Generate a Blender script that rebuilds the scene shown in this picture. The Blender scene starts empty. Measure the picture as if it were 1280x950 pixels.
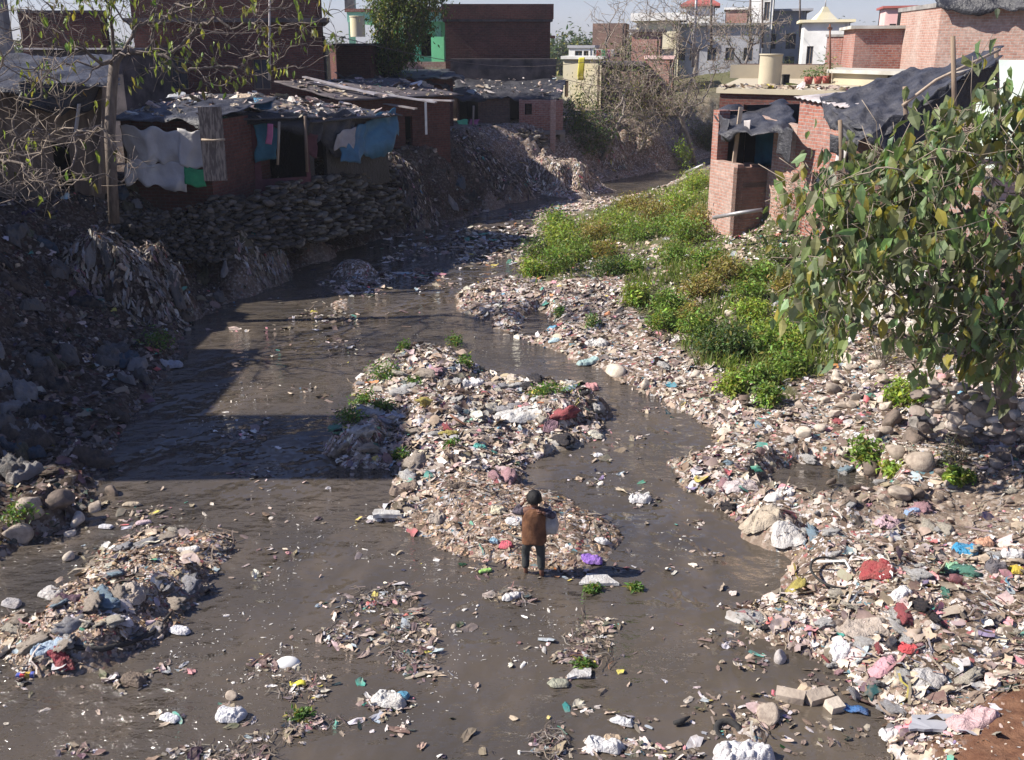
import bpy, bmesh, math, random
import numpy as np
from mathutils import Vector, Matrix
R = math.radians
# ------------------------------------------------------------------ camera, sky, sun, exposure
sc = bpy.context.scene
COL = sc.collection
FPX, PITCH, CAMZ = 1256.0, R(18.3), 6.3
cam_d = bpy.data.cameras.new('camera'); cam = bpy.data.objects.new('camera', cam_d); COL.objects.link(cam)
cam.location = (0, 0, CAMZ); cam.rotation_euler = (R(90) - PITCH, 0, 0)
cam_d.sensor_width = 36; cam_d.sensor_fit = 'HORIZONTAL'; cam_d.lens = 36 * FPX / 1280
cam_d.clip_end = 6000; sc.camera = cam
SUN_EL = R(41); TO_SUN = Vector((-math.cos(SUN_EL), -0.03, math.sin(SUN_EL))).normalized()
w = bpy.data.worlds.new('World'); sc.world = w; w.use_nodes = True
nt = w.node_tree; nt.nodes.clear()
sky = nt.nodes.new('ShaderNodeTexSky'); sky.sky_type = 'NISHITA'; sky.sun_disc = False
sky.sun_elevation = SUN_EL; sky.sun_rotation = math.atan2(TO_SUN.x, TO_SUN.y)
sky.air_density = 1.0; sky.dust_density = 0.6; sky.ozone_density = 2.0
bg = nt.nodes.new('ShaderNodeBackground'); bg.inputs[1].default_value = 0.060
wo = nt.nodes.new('ShaderNodeOutputWorld')
tint = nt.nodes.new('ShaderNodeMix'); tint.data_type = 'RGBA'; tint.blend_type = 'MULTIPLY'; tint.inputs[0].default_value = 1; tint.inputs[7].default_value = (.93, .95, 1.30, 1)
nt.links.new(sky.outputs[0], tint.inputs[6]); nt.links.new(tint.outputs[2], bg.inputs[0]); nt.links.new(bg.outputs[0], wo.inputs[0])
sd = bpy.data.lights.new('sun', 'SUN'); sd.energy = 5.0; sd.angle = R(0.53); sd.color = (1.0, 0.94, 0.85)
so = bpy.data.objects.new('sun', sd); COL.objects.link(so)
so.rotation_euler = TO_SUN.to_track_quat('Z', 'Y').to_euler(); so.location = (-40, 0, 40)
vs = sc.view_settings; vs.view_transform = 'Standard'; vs.look = 'None'; vs.gamma = 1; vs.exposure = 0.84
vs.use_curve_mapping = False
sc.cycles.max_bounces = 6; sc.cycles.transparent_max_bounces = 8
rng = np.random.RandomState(7); random.seed(7)

# ------------------------------------------------------------------ from a sight line to a point of the place
CT, ST = math.cos(PITCH), math.sin(PITCH)
def ray(px, py):
    a = (px - 640) / FPX; b = (475 - py) / FPX
    return Vector((a, CT + b * ST, -ST + b * CT))
def A(px, py, Y):
    r = ray(px, py); t = Y / r.y
    return Vector((r.x * t, Y, CAMZ + r.z * t))
def G(px, py, z=0.0):
    r = ray(px, py); t = (z - CAMZ) / r.z
    return Vector((r.x * t, r.y * t, z))

# ------------------------------------------------------------------ materials
MATS = {}
def newmat(name):
    m = bpy.data.materials.new(name); m.use_nodes = True; t = m.node_tree
    b = t.nodes['Principled BSDF']; MATS[name] = m
    return m, t, b
def N(t, typ, **kw):
    n = t.nodes.new(typ)
    for k, v in kw.items():
        if k in n.inputs: n.inputs[k].default_value = v
        else: setattr(n, k, v)
    return n
def mixc(t, fac, c1, c2, mode='MIX'):
    n = t.nodes.new('ShaderNodeMix'); n.data_type = 'RGBA'; n.blend_type = mode
    for s, v in ((0, fac), (6, c1), (7, c2)):
        if hasattr(v, 'links'): t.links.new(v, n.inputs[s])
        else: n.inputs[s].default_value = v if s == 0 else (v[0], v[1], v[2], 1)
    return n.outputs[2]
def ramp(t, src, a, b):
    n = t.nodes.new('ShaderNodeMapRange'); n.inputs[1].default_value = a; n.inputs[2].default_value = b
    t.links.new(src, n.inputs[0]); return n.outputs[0]
def noise(t, scale, detail=4, coord=None, rough=0.55, stretch=None):
    tc = t.nodes.new('ShaderNodeTexCoord'); src = tc.outputs[coord or 'Object']
    if stretch:
        mp = t.nodes.new('ShaderNodeMapping'); mp.inputs['Scale'].default_value = stretch
        t.links.new(src, mp.inputs[0]); src = mp.outputs[0]
    n = N(t, 'ShaderNodeTexNoise', Scale=scale, Detail=detail, Roughness=rough)
    t.links.new(src, n.inputs['Vector']); return n.outputs[0]
def bump(t, b, h, strength, dist=0.02):
    n = N(t, 'ShaderNodeBump', Strength=strength, Distance=dist)
    t.links.new(h, n.inputs['Height']); t.links.new(n.outputs[0], b.inputs['Normal'])
def plain(name, c, c2=None, rough=0.8, scale=3.0, bs=0.4, metallic=0, spec=0.3, stretch=None, lo=.35, hi=.65, dist=.02):
    m, t, b = newmat(name)
    n = noise(t, scale, 6, stretch=stretch); f = ramp(t, n, lo, hi)
    t.links.new(mixc(t, f, c, c2 or tuple(x * .6 for x in c)), b.inputs['Base Color'])
    b.inputs['Roughness'].default_value = rough; b.inputs['Metallic'].default_value = metallic
    b.inputs['Specular IOR Level'].default_value = spec
    if bs: bump(t, b, noise(t, scale * 5, 5, stretch=stretch), bs, dist)
    return m
def brick(name, c1, c2, mortar, dirt, dirt_amt=.5, scale=1.0):
    m, t, b = newmat(name)
    tc = N(t, 'ShaderNodeTexCoord')
    nz = N(t, 'ShaderNodeTexNoise', Scale=1.3, Detail=3); t.links.new(tc.outputs['UV'], nz.inputs['Vector'])
    vm = N(t, 'ShaderNodeVectorMath', operation='MULTIPLY_ADD'); vm.inputs[1].default_value = (.05, .05, 0)
    t.links.new(nz.outputs[1], vm.inputs[0]); t.links.new(tc.outputs['UV'], vm.inputs[2])
    br = N(t, 'ShaderNodeTexBrick', Scale=scale)
    br.inputs['Brick Width'].default_value = .25; br.inputs['Row Height'].default_value = .088
    br.inputs['Mortar Size'].default_value = .011; br.inputs['Mortar Smooth'].default_value = .2
    for k, c in (('Color1', c1), ('Color2', c2), ('Mortar', mortar)): br.inputs[k].default_value = (*c, 1)
    t.links.new(vm.outputs[0], br.inputs['Vector'])
    f = ramp(t, noise(t, .9, 8, rough=.65), .42, .68)
    mu = N(t, 'ShaderNodeMath', operation='MULTIPLY'); mu.inputs[1].default_value = dirt_amt; t.links.new(f, mu.inputs[0])
    c = mixc(t, mu.outputs[0], br.outputs[0], dirt)
    f2 = ramp(t, noise(t, 9, 4), .3, .75)
    c = mixc(t, f2, c, mixc(t, 1, c, (.62, .6, .6), 'MULTIPLY'))
    t.links.new(c, b.inputs['Base Color']); b.inputs['Roughness'].default_value = .92
    b.inputs['Specular IOR Level'].default_value = .15
    inv = N(t, 'ShaderNodeMath', operation='SUBTRACT'); inv.inputs[0].default_value = 1; t.links.new(br.outputs[1], inv.inputs[1])
    bump(t, b, inv.outputs[0], .8, .015)
    return m
brick('brick_red', (.43, .185, .13), (.33, .13, .10), (.38, .32, .29), (.44, .33, .29), .6)
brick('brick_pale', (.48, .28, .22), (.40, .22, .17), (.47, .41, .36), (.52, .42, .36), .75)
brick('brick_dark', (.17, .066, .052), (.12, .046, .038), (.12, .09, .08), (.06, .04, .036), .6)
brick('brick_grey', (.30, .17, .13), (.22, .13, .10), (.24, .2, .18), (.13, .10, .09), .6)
plain('dirty_plaster', (.075, .068, .062), (.028, .026, .024), scale=1.3, bs=.8)
plain('pale_mint', (.58, .66, .58), (.45, .52, .47), scale=1.5)
plain('concrete', (.30, .28, .26), (.16, .15, .14), scale=2)
plain('concrete_dark', (.12, .10, .10), (.035, .03, .035), scale=1.6)
plain('concrete_pale', (.52, .50, .45), (.36, .34, .29), scale=1.2)
plain('beige', (.50, .43, .30), (.40, .35, .26), scale=.8)
plain('white_paint', (.74, .73, .70), (.55, .54, .51), scale=.9, bs=.1)
plain('grey_paint', (.36, .36, .38), (.27, .27, .29), scale=.9, bs=.1)
plain('pink_paint', (.62, .36, .34), (.7, .5, .45), scale=.7, bs=.1)
plain('mint', (.36, .72, .55), (.28, .6, .45), scale=1, bs=.1)
plain('bright_mint', (.25, .85, .42), (.2, .7, .35), scale=1, bs=.1)
plain('yellow', (.72, .62, .05), (.66, .6, .12), scale=2, bs=.1)
plain('cream', (.66, .58, .36), (.6, .55, .42), scale=1, bs=.1)
plain('red_roof', (.38, .10, .08), (.28, .08, .07), scale=2)
plain('dark_inside', (.02, .018, .02), (.012, .01, .012))
plain('window_glass', (.05, .06, .075), (.03, .035, .05), rough=.15, bs=0, spec=.5)
plain('wood', (.26, .19, .13), (.14, .10, .075), scale=6, stretch=(1, 1, .15))
plain('wood_pale', (.45, .36, .27), (.3, .23, .17), scale=6, stretch=(1, 1, .15))
plain('reed', (.33, .27, .21), (.14, .11, .09), scale=22, stretch=(1, 1, .03), bs=1, lo=.42, hi=.56)
plain('bark', (.20, .16, .13), (.10, .08, .07), scale=14, stretch=(1, 1, .3), bs=.8)
plain('bark_pale', (.30, .26, .22), (.18, .15, .13), scale=14, stretch=(1, 1, .3), bs=.8)
plain('twig', (.19, .155, .135), (.11, .085, .075), scale=6, bs=0)
plain('twig_pale', (.34, .28, .22), (.22, .17, .13), scale=6, bs=0)
plain('tarp_black', (.026, .026, .032), (.014, .014, .018), rough=.45, scale=2.2, bs=.8, spec=.4, dist=.05)
plain('tarp_dusty', (.062, .060, .066), (.024, .024, .029), rough=.5, scale=2.5, bs=.9, spec=.4, dist=.05)
plain('tarp_blue', (.05, .17, .26), (.03, .10, .16), rough=.5, scale=2, bs=.4, spec=.4)
plain('cloth_teal', (.04, .16, .22), (.025, .09, .13), scale=2)
plain('cloth_white', (.60, .58, .55), (.50, .47, .44), scale=2.5, bs=.6)
plain('cloth_sack', (.42, .38, .36), (.30, .27, .25), scale=3, bs=.5)
plain('cloth_green', (.05, .38, .16), (.03, .25, .1), scale=3)
plain('cloth_pink', (.55, .18, .30), (.45, .13, .25), scale=3)
plain('cloth_maroon', (.14, .05, .06), (.08, .03, .035), scale=3)
plain('tin', (.42, .40, .41), (.24, .20, .19), rough=.55, scale=2.5, metallic=.3, bs=.3)
plain('rust', (.22, .10, .06), (.12, .06, .04), scale=8)
plain('metal_pole', (.40, .39, .40), (.28, .26, .25), rough=.5, metallic=.5, scale=4, bs=0)
plain('rubber', (.02, .02, .021), (.05, .045, .04), scale=6)
plain('stone', (.41, .34, .27), (.25, .20, .16), scale=5, bs=.6)
plain('stone_pale', (.58, .50, .41), (.40, .34, .27), scale=6, bs=.5)
plain('stone_dark', (.19, .145, .115), (.10, .08, .065), scale=5, bs=.6)
plain('hair', (.012, .010, .010), (.006, .005, .005), rough=.6, scale=30)
plain('skin', (.16, .075, .05), (.12, .055, .035), rough=.6, scale=9, bs=.1)
plain('vest', (.18, .082, .040), (.085, .036, .018), scale=9, bs=.5)
plain('trousers', (.05, .052, .05), (.028, .03, .03), scale=10, bs=.5)
plain('sleeve', (.10, .08, .10), (.03, .025, .035), scale=28, bs=.4, lo=.45, hi=.55)

def colored(name, rough=.6, spec=.35, transl=0.0, nscale=14, bs=.5, dirt=(.17, .13, .10), damt=.5):
    m, t, b = newmat(name)
    at = N(t, 'ShaderNodeAttribute', attribute_name='Col')
    f = ramp(t, noise(t, nscale, 5), .45, .75)
    mu = N(t, 'ShaderNodeMath', operation='MULTIPLY'); mu.inputs[1].default_value = damt; t.links.new(f, mu.inputs[0])
    c = mixc(t, mu.outputs[0], at.outputs['Color'], dirt)
    t.links.new(c, b.inputs['Base Color']); b.inputs['Roughness'].default_value = rough
    b.inputs['Specular IOR Level'].default_value = spec
    if bs: bump(t, b, noise(t, nscale * 3, 3), bs, .01)
    if transl:
        tr = N(t, 'ShaderNodeBsdfTranslucent'); ms = N(t, 'ShaderNodeMixShader', Fac=transl)
        cc = mixc(t, 1, c, (1.5, 1.5, .9), 'MULTIPLY'); t.links.new(cc, tr.inputs[0])
        t.links.new(b.outputs[0], ms.inputs[1]); t.links.new(tr.outputs[0], ms.inputs[2])
        t.links.new(ms.outputs[0], t.nodes['Material Output'].inputs[0])
    return m
colored('litter', .6, .3, 0, 11, .6, (.20, .15, .115), .85)
colored('wall_stone', .9, .15, 0, 6, .8, (.03, .028, .026), .8)
colored('leaf', .5, .4, .38, 3, 0, (.05, .07, .02), .35)
colored('grass', .6, .25, .35, 1.5, 0, (.09, .085, .03), .4)
colored('stones', .85, .2, 0, 7, .5, (.2, .16, .13), .6)

# ground: mud, dust, small refuse specks, all from noise and cells
m, t, b = newmat('ground')
at = N(t, 'ShaderNodeAttribute', attribute_name='Col')
tc = N(t, 'ShaderNodeTexCoord')
mud = mixc(t, ramp(t, noise(t, 1.1, 8), .35, .65), (.105, .075, .055), (.27, .205, .155))
mud = mixc(t, ramp(t, noise(t, 13, 6), .5, .7), mud, (.35, .28, .22))
vo = N(t, 'ShaderNodeTexVoronoi', Scale=17.0); vo.inputs['Randomness'].default_value = 1
nz = N(t, 'ShaderNodeTexNoise', Scale=12.0, Detail=3); t.links.new(tc.outputs['Object'], nz.inputs['Vector'])
vm = N(t, 'ShaderNodeVectorMath', operation='MULTIPLY_ADD'); vm.inputs[1].default_value = (.12, .12, .12)
t.links.new(nz.outputs[1], vm.inputs[0]); t.links.new(tc.outputs['Object'], vm.inputs[2]); t.links.new(vm.outputs[0], vo.inputs['Vector'])
hs = N(t, 'ShaderNodeSeparateColor'); t.links.new(vo.outputs['Color'], hs.inputs[0])
cr = t.nodes.new('ShaderNodeValToRGB'); cr.color_ramp.interpolation = 'CONSTANT'; e = cr.color_ramp.elements
e[0].position = 0; e[0].color = (.12, .085, .06, 1); e[1].position = .3; e[1].color = (.26, .2, .15, 1)
for p_, c_ in ((.45, (.42, .35, .29)), (.58, (.17, .12, .09)), (.70, (.55, .49, .44)), (.8, (.3, .2, .16)), (.88, (.62, .58, .56)), (.95, (.36, .12, .12)), (.98, (.12, .22, .25))):
    q = e.new(p_); q.color = (*c_, 1)
t.links.new(hs.outputs[0], cr.inputs[0])
sepc = N(t, 'ShaderNodeSeparateColor'); t.links.new(at.outputs['Color'], sepc.inputs[0])
cc = mixc(t, sepc.outputs[0], mud, cr.outputs[0])                       # R: refuse specks
cc = mixc(t, sepc.outputs[1], cc, mixc(t, ramp(t, noise(t, 3, 6), .35, .65), (.05, .075, .018), (.10, .095, .04)))   # G: growth
so_ = N(t, 'ShaderNodeAttribute', attribute_name='BankShade')
cc = mixc(t, so_.outputs['Fac'], cc, mixc(t, 1, cc, (.30, .28, .27), 'MULTIPLY'))   # left bank's shade darkened into the ground colour
cc = mixc(t, sepc.outputs[2], cc, mixc(t, ramp(t, noise(t, 5, 7), .35, .65), (.13, .06, .035), (.21, .11, .065)))    # B: red earth
t.links.new(cc, b.inputs['Base Color']); b.inputs['Roughness'].default_value = .9; b.inputs['Specular IOR Level'].default_value = .2
bump(t, b, noise(t, 16, 8, rough=.7), .9, .05)

m, t, b = newmat('haze'); t.nodes.remove(b); pv = N(t, 'ShaderNodeVolumePrincipled', Density=.00035); pv.inputs['Color'].default_value = (.86, .89, .95, 1); t.links.new(pv.outputs[0], t.nodes['Material Output'].inputs['Volume'])
# water: muddy, slowly flowing
m, t, b = newmat('river_water')
c = mixc(t, ramp(t, noise(t, .23, 6), .35, .68), (.098, .079, .060), (.050, .044, .038))
c = mixc(t, ramp(t, noise(t, 1.1, 8, stretch=(1, .5, 1)), .5, .75), c, (.126, .099, .072))
df = N(t, 'ShaderNodeBsdfDiffuse'); t.links.new(c, df.inputs[0]); gl = N(t, 'ShaderNodeBsdfGlossy', Roughness=.06); fr = N(t, 'ShaderNodeFresnel', IOR=1.55); ms = N(t, 'ShaderNodeMixShader')
n1 = noise(t, 1.3, 3, stretch=(1, .75, 1)); n2 = noise(t, 5.0, 4, stretch=(.6, 1, 1), rough=.55); n3 = noise(t, .3, 4)
calm = ramp(t, n3, .40, .64)
mm = N(t, 'ShaderNodeMath', operation='MULTIPLY'); t.links.new(n2, mm.inputs[0]); t.links.new(calm, mm.inputs[1])
ma = N(t, 'ShaderNodeMath', operation='MULTIPLY_ADD'); ma.inputs[1].default_value = 1.5; t.links.new(n1, ma.inputs[0]); t.links.new(mm.outputs[0], ma.inputs[2])
bm_ = N(t, 'ShaderNodeBump', Strength=1.0, Distance=.20); t.links.new(ma.outputs[0], bm_.inputs['Height'])
b2 = N(t, 'ShaderNodeBump', Strength=.25, Distance=.05); t.links.new(ma.outputs[0], b2.inputs['Height'])
t.links.new(bm_.outputs[0], gl.inputs['Normal']); t.links.new(bm_.outputs[0], fr.inputs['Normal']); t.links.new(b2.outputs[0], df.inputs['Normal'])
t.links.new(fr.outputs[0], ms.inputs[0]); t.links.new(df.outputs[0], ms.inputs[1]); t.links.new(gl.outputs[0], ms.inputs[2]); t.links.new(ms.outputs[0], t.nodes['Material Output'].inputs[0]); t.nodes.remove(b)

# ------------------------------------------------------------------ mesh helpers
def tag(o, label=None, cat=None, group=None, kind=None):
    if label: o['label'] = label
    if cat: o['category'] = cat
    if group: o['group'] = group
    if kind: o['kind'] = kind
    return o
def link(o, parent=None):
    COL.objects.link(o)
    if parent is not None: o.parent = parent
    return o
def thing(name, label, cat, loc=(0, 0, 0), group=None, rz=0):
    o = bpy.data.objects.new(name, None); link(o); o.location = loc; o.rotation_euler = (0, 0, rz)
    o.empty_display_size = .2
    return tag(o, label, cat, group)
class MB:
    """collects faces with metre UVs and a material slot each; build() makes ONE mesh object"""
    def __init__(s): s.v = []; s.f = []; s.uv = []; s.mi = []; s.mats = []; s.sm = []
    def slot(s, m):
        if m not in s.mats: s.mats.append(m)
        return s.mats.index(m)
    def face(s, pts, mat, uv=None, smooth=False):
        i = len(s.v); s.v += [tuple(p) for p in pts]; s.f.append(tuple(range(i, i + len(pts))))
        if uv is None:
            p = [Vector(q) for q in pts]; n = (p[1] - p[0]).cross(p[2] - p[0])
            if n.length < 1e-9: n = Vector((0, 0, 1))
            n.normalize()
            if abs(n.z) > .75: uv = [(q.x, q.y) for q in p]
            else:
                h = Vector((-n.y, n.x, 0)).normalized(); uv = [(q.dot(h), q.z) for q in p]
        s.uv += uv; s.mi.append(s.slot(mat)); s.sm.append(smooth)
    def hexa(s, c, mat):            # eight corners, bottom four ccw then top four
        for q in ((3, 2, 1, 0), (4, 5, 6, 7), (0, 1, 5, 4), (1, 2, 6, 5), (2, 3, 7, 6), (3, 0, 4, 7)):
            s.face([c[k] for k in q], mat)
    def box(s, lo, hi, mat, M=None, jit=0):
        c = [Vector((x, y, z)) for z in (lo[2], hi[2]) for x, y in ((lo[0], lo[1]), (hi[0], lo[1]), (hi[0], hi[1]), (lo[0], hi[1]))]
        if jit: c = [p + Vector([random.uniform(-jit, jit) for _ in range(3)]) for p in c]
        if M is not None: c = [M @ p for p in c]
        s.hexa(c, mat)
    def beam(s, a, b, wd, ht, mat):
        a = Vector(a); b = Vector(b); d = (b - a).normalized()
        u = d.cross(Vector((0, 0, 1)));
        if u.length < 1e-3: u = Vector((1, 0, 0))
        u.normalize(); v = u.cross(d); u *= wd / 2; v *= ht / 2
        s.hexa([a - u - v, a + u - v, b + u - v, b - u - v, a - u + v, a + u + v, b + u + v, b - u + v], mat)
    def tube(s, pts, rads, mat, n=6):
        pts = [Vector(p) for p in pts]; rings = []; last = None
        for i, p in enumerate(pts):
            d = (pts[min(i + 1, len(pts) - 1)] - pts[max(i - 1, 0)]).normalized()
            if last is None:
                u = d.cross(Vector((.31, .17, .93)));
                if u.length < 1e-3: u = Vector((1, 0, 0))
            else: u = last - d * last.dot(d)
            u.normalize(); last = u; v = d.cross(u); r = rads[i] if hasattr(rads, '__len__') else rads
            rings.append([p + (u * math.cos(k * 2 * math.pi / n) + v * math.sin(k * 2 * math.pi / n)) * r for k in range(n)])
        i0 = len(s.v); m = s.slot(mat)
        for r_ in rings: s.v += [tuple(p) for p in r_]
        for i in range(len(rings) - 1):
            for k in range(n):
                a = i0 + i * n + k; b = i0 + i * n + (k + 1) % n
                s.f.append((a, b, b + n, a + n)); s.uv += [(0, 0)] * 4; s.mi.append(m); s.sm.append(True)
        for base, rev in ((i0, True), (i0 + (len(rings) - 1) * n, False)):
            q = list(range(base, base + n)); s.f.append(tuple(q[::-1] if rev else q)); s.uv += [(0, 0)] * n; s.mi.append(m); s.sm.append(False)
    def grid(s, P, mat, smooth=True, uvs=None):     # P[i][j] points
        i0 = len(s.v); m = s.slot(mat); a = len(P); b = len(P[0])
        for row in P: s.v += [tuple(p) for p in row]
        for i in range(a - 1):
            for j in range(b - 1):
                q = (i0 + i * b + j, i0 + i * b + j + 1, i0 + (i + 1) * b + j + 1, i0 + (i + 1) * b + j)
                s.f.append(q); s.mi.append(m); s.sm.append(smooth)
                s.uv += [(s.v[k][0], s.v[k][2] + s.v[k][1]) for k in q]
    def build(s, name, parent=None, origin=None):
        me = bpy.data.meshes.new(name)
        o3 = Vector(origin) if origin is not None else Vector((0, 0, 0))
        if parent is not None and origin is None: o3 = Vector(parent.location)
        v = [(p[0] - o3.x, p[1] - o3.y, p[2] - o3.z) for p in s.v]
        me.from_pydata(v, [], s.f)
        for k in s.mats: me.materials.append(MATS[k])
        me.polygons.foreach_set('material_index', s.mi); me.polygons.foreach_set('use_smooth', s.sm)
        ul = me.uv_layers.new(name='UVMap'); ul.data.foreach_set('uv', [c for q in s.uv for c in q]); me.update()
        o = bpy.data.objects.new(name, me); link(o, parent)
        if parent is None: o.location = o3
        return o
def arr_mesh(name, V, F, mat, parent=None, col=None, smooth=False, origin=None):
    """V (n,3) numpy, F (m,k) numpy -> one mesh object; col (n,3) point colours"""
    me = bpy.data.meshes.new(name); V = np.asarray(V, dtype=np.float32); F = np.asarray(F, dtype=np.int32)
    if origin is not None: V = V - np.asarray(origin, dtype=np.float32)
    n, k = F.shape
    me.vertices.add(len(V)); me.vertices.foreach_set('co', V.ravel())
    me.loops.add(n * k); me.loops.foreach_set('vertex_index', F.ravel())
    me.polygons.add(n); me.polygons.foreach_set('loop_start', np.arange(0, n * k, k, dtype=np.int32))
    me.polygons.foreach_set('use_smooth', np.full(n, smooth, dtype=bool))
    me.materials.append(MATS[mat])
    if col is not None:
        ca = me.color_attributes.new('Col', 'FLOAT_COLOR', 'POINT')
        ca.data.foreach_set('color', np.concatenate([col, np.ones((len(V), 1))], 1).astype(np.float32).ravel())
    me.update(); me.validate()
    o = bpy.data.objects.new(name, me); link(o, parent)
    if origin is not None and parent is None: o.location = [float(q) for q in origin]
    return o
# value noise for shapes
_perm = np.random.RandomState(3).rand(256, 256)
def vnoise(x, y):
    xi = np.floor(x).astype(int); yi = np.floor(y).astype(int); fx = x - xi; fy = y - yi
    fx = fx * fx * (3 - 2 * fx); fy = fy * fy * (3 - 2 * fy)
    g = lambda a, b: _perm[a & 255, b & 255]
    return (g(xi, yi) * (1 - fx) + g(xi + 1, yi) * fx) * (1 - fy) + (g(xi, yi + 1) * (1 - fx) + g(xi + 1, yi + 1) * fx) * fy
def fbm(x, y, o=4, g=.5):
    s = 0; a = 1; n = 0
    for k in range(o):
        s = s + a * (vnoise(x * 2 ** k + 17 * k, y * 2 ** k + 31 * k) - .5); n += a; a *= g
    return s / n * 2
def sstep(a, b, x):
    t = np.clip((x - a) / (b - a), 0, 1); return t * t * (3 - 2 * t)
# ------------------------------------------------------------------ the lie of the land
def gp(pts, z=0.0): return np.array([G(x, y, z)[:2] for x, y in pts])
LEFT = np.vstack([gp([(-330, 960), (-250, 800), (-60, 745), (0, 705), (40, 682), (95, 655), (130, 628), (118, 612), (135, 590), (150, 545), (190, 492), (222, 462), (225, 430), (245, 400),
        (300, 372), (345, 352), (395, 326), (455, 305), (520, 288), (590, 270), (635, 254), (690, 242), (745, 229), (800, 219), (850, 209)]), np.array([[14, 66], [22, 74], [60, 90], [60, 900], [-600, 900], [-600, -60]])])
RIGHT = np.vstack([gp([(1180, 1100), (1125, 960), (1085, 905), (1015, 835), (935, 800), (915, 775), (975, 738), (1000, 712), (958, 680), (930, 655), (850, 605), (838, 578), (895, 560), (880, 532), (830, 503),
        (775, 477), (755, 465), (700, 442), (650, 423), (600, 400), (575, 388), (568, 368), (615, 352), (652, 345), (660, 305), (668, 278), (655, 268), (690, 256), (760, 250), (800, 243), (832, 232), (862, 216), (880, 209)]), np.array([[19, 62], [26, 70], [60, 84], [600, 84], [600, -60], [3, -60]])])
ISLE = [gp([(430, 520), (405, 560), (422, 578), (488, 580), (492, 605), (478, 640), (530, 672), (565, 688), (640, 704), (705, 708), (765, 690), (788, 665), (760, 645), (715, 618), (655, 597), (662, 575), (705, 557), (752, 542), (762, 515), (745, 488), (700, 472), (625, 468), (603, 458), (572, 432), (520, 425), (478, 440), (445, 465), (440, 492)], .1),
        gp([(15, 838), (-20, 800), (-10, 770), (40, 768), (90, 712), (150, 667), (210, 657), (288, 663), (298, 682), (275, 702), (262, 740), (240, 768), (210, 792), (130, 828), (60, 840)], .05),
        gp([(362, 380), (398, 345), (438, 334), (492, 335), (502, 356), (478, 380), (440, 404), (388, 402)], .05),
        gp([(662, 240), (690, 214), (725, 212), (770, 236), (720, 246)], .1),
        gp([(905, 935), (930, 880), (985, 866), (1040, 872), (1055, 890), (985, 905), (960, 935)], 0)]
CHIPS = gp([(535, 600), (640, 590), (720, 615), (765, 645), (790, 668), (765, 695), (705, 712), (640, 708), (565, 690), (500, 650), (530, 620)], .1)
GREEN = gp([(652, 350), (652, 290), (680, 265), (760, 262), (830, 232), (870, 212), (892, 215), (900, 322), (945, 318), (1010, 345), (1055, 385), (1068, 425), (1040, 462), (985, 490), (930, 470), (880, 450), (822, 412), (788, 385), (775, 345), (700, 352)], .4)
PILE = gp([(1048, 440), (1100, 425), (1170, 480), (1250, 500), (1320, 540), (1300, 640), (1200, 625), (1090, 600), (1060, 545), (950, 500), (1000, 470)], .9)
SOIL = gp([(925, 572), (1060, 598), (1130, 600), (1300, 615), (1300, 690), (1160, 655), (1100, 642), (1010, 628)], .4)
EARTH = gp([(1100, 975), (1170, 915), (1225, 868), (1300, 822), (1500, 800), (1500, 1100), (1100, 1100)], .3)
POOL = [gp([(955, 592), (985, 570), (1060, 572), (1110, 590), (1090, 608), (1010, 612)], .2), gp([(658, 392), (672, 385), (690, 400), (672, 414), (655, 412)], .1),
        gp([(905, 845), (960, 815), (1030, 838), (1085, 880), (1090, 905), (1000, 905), (930, 880)], 0)]
WALLLINE = np.array([[5.95, 30.3], [9.4, 45], [15, 60], [24, 73], [600, 78], [600, -60], [11.3, -60], [11.0, 12], [10.4, 17], [9.5, 22], [8.6, 25]])
def sdf(poly, X, Y):
    """distance, positive inside"""
    d = np.full(X.shape, 1e9); ins = np.zeros(X.shape, bool); n = len(poly)
    for i in range(n):
        a = poly[i]; b = poly[(i + 1) % n]; e = b - a
        t = np.clip(((X - a[0]) * e[0] + (Y - a[1]) * e[1]) / (e @ e + 1e-12), 0, 1)
        d = np.minimum(d, (X - a[0] - t * e[0]) ** 2 + (Y - a[1] - t * e[1]) ** 2)
        c = ((a[1] > Y) != (b[1] > Y))
        with np.errstate(divide='ignore', invalid='ignore'):
            xs = (b[0] - a[0]) * (Y - a[1]) / (b[1] - a[1]) + a[0]
        ins ^= c & (X < xs)
    return np.where(ins, 1, -1) * np.sqrt(d)
# heaps: x, y, radius, height (from sight lines met at about their foot)
HEAPS = []
for px, py, z, r, h in ((165, 392, .25, 1.5, 1.15), (215, 372, .5, .8, .5), (318, 345, .2, 1.35, .95), (290, 310, 1.2, .9, .5), (372, 308, .4, 1.0, 1.0), (420, 300, .6, .8, .7), (505, 268, .4, 1.5, 1.0), (545, 262, .3, 1.0, .6),
        (618, 238, .4, 1.8, .8), (600, 250, .3, 1.2, .6), (760, 205, .5, 1.7, .9), (800, 195, .6, 2.2, 1.2), (702, 236, .1, 1.8, 1.15), (443, 342, 0, .75, .38), (442, 552, .1, .55, .34), (722, 505, .1, .75, .26),
        (690, 520, .1, .8, .22), (540, 470, .1, 1.1, .2), (560, 520, .1, 1.0, .24), (100, 800, 0, .8, .2), (170, 740, 0, .8, .12), (45, 640, .2, .5, .3), (1010, 640, .2, .8, .15), (1060, 690, .3, 1.0, .12), (960, 655, .2, .5, .2), (1150, 760, .3, 1., .15)):
    g = G(px, py, z); HEAPS.append((g.x, g.y, r, h))
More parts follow.
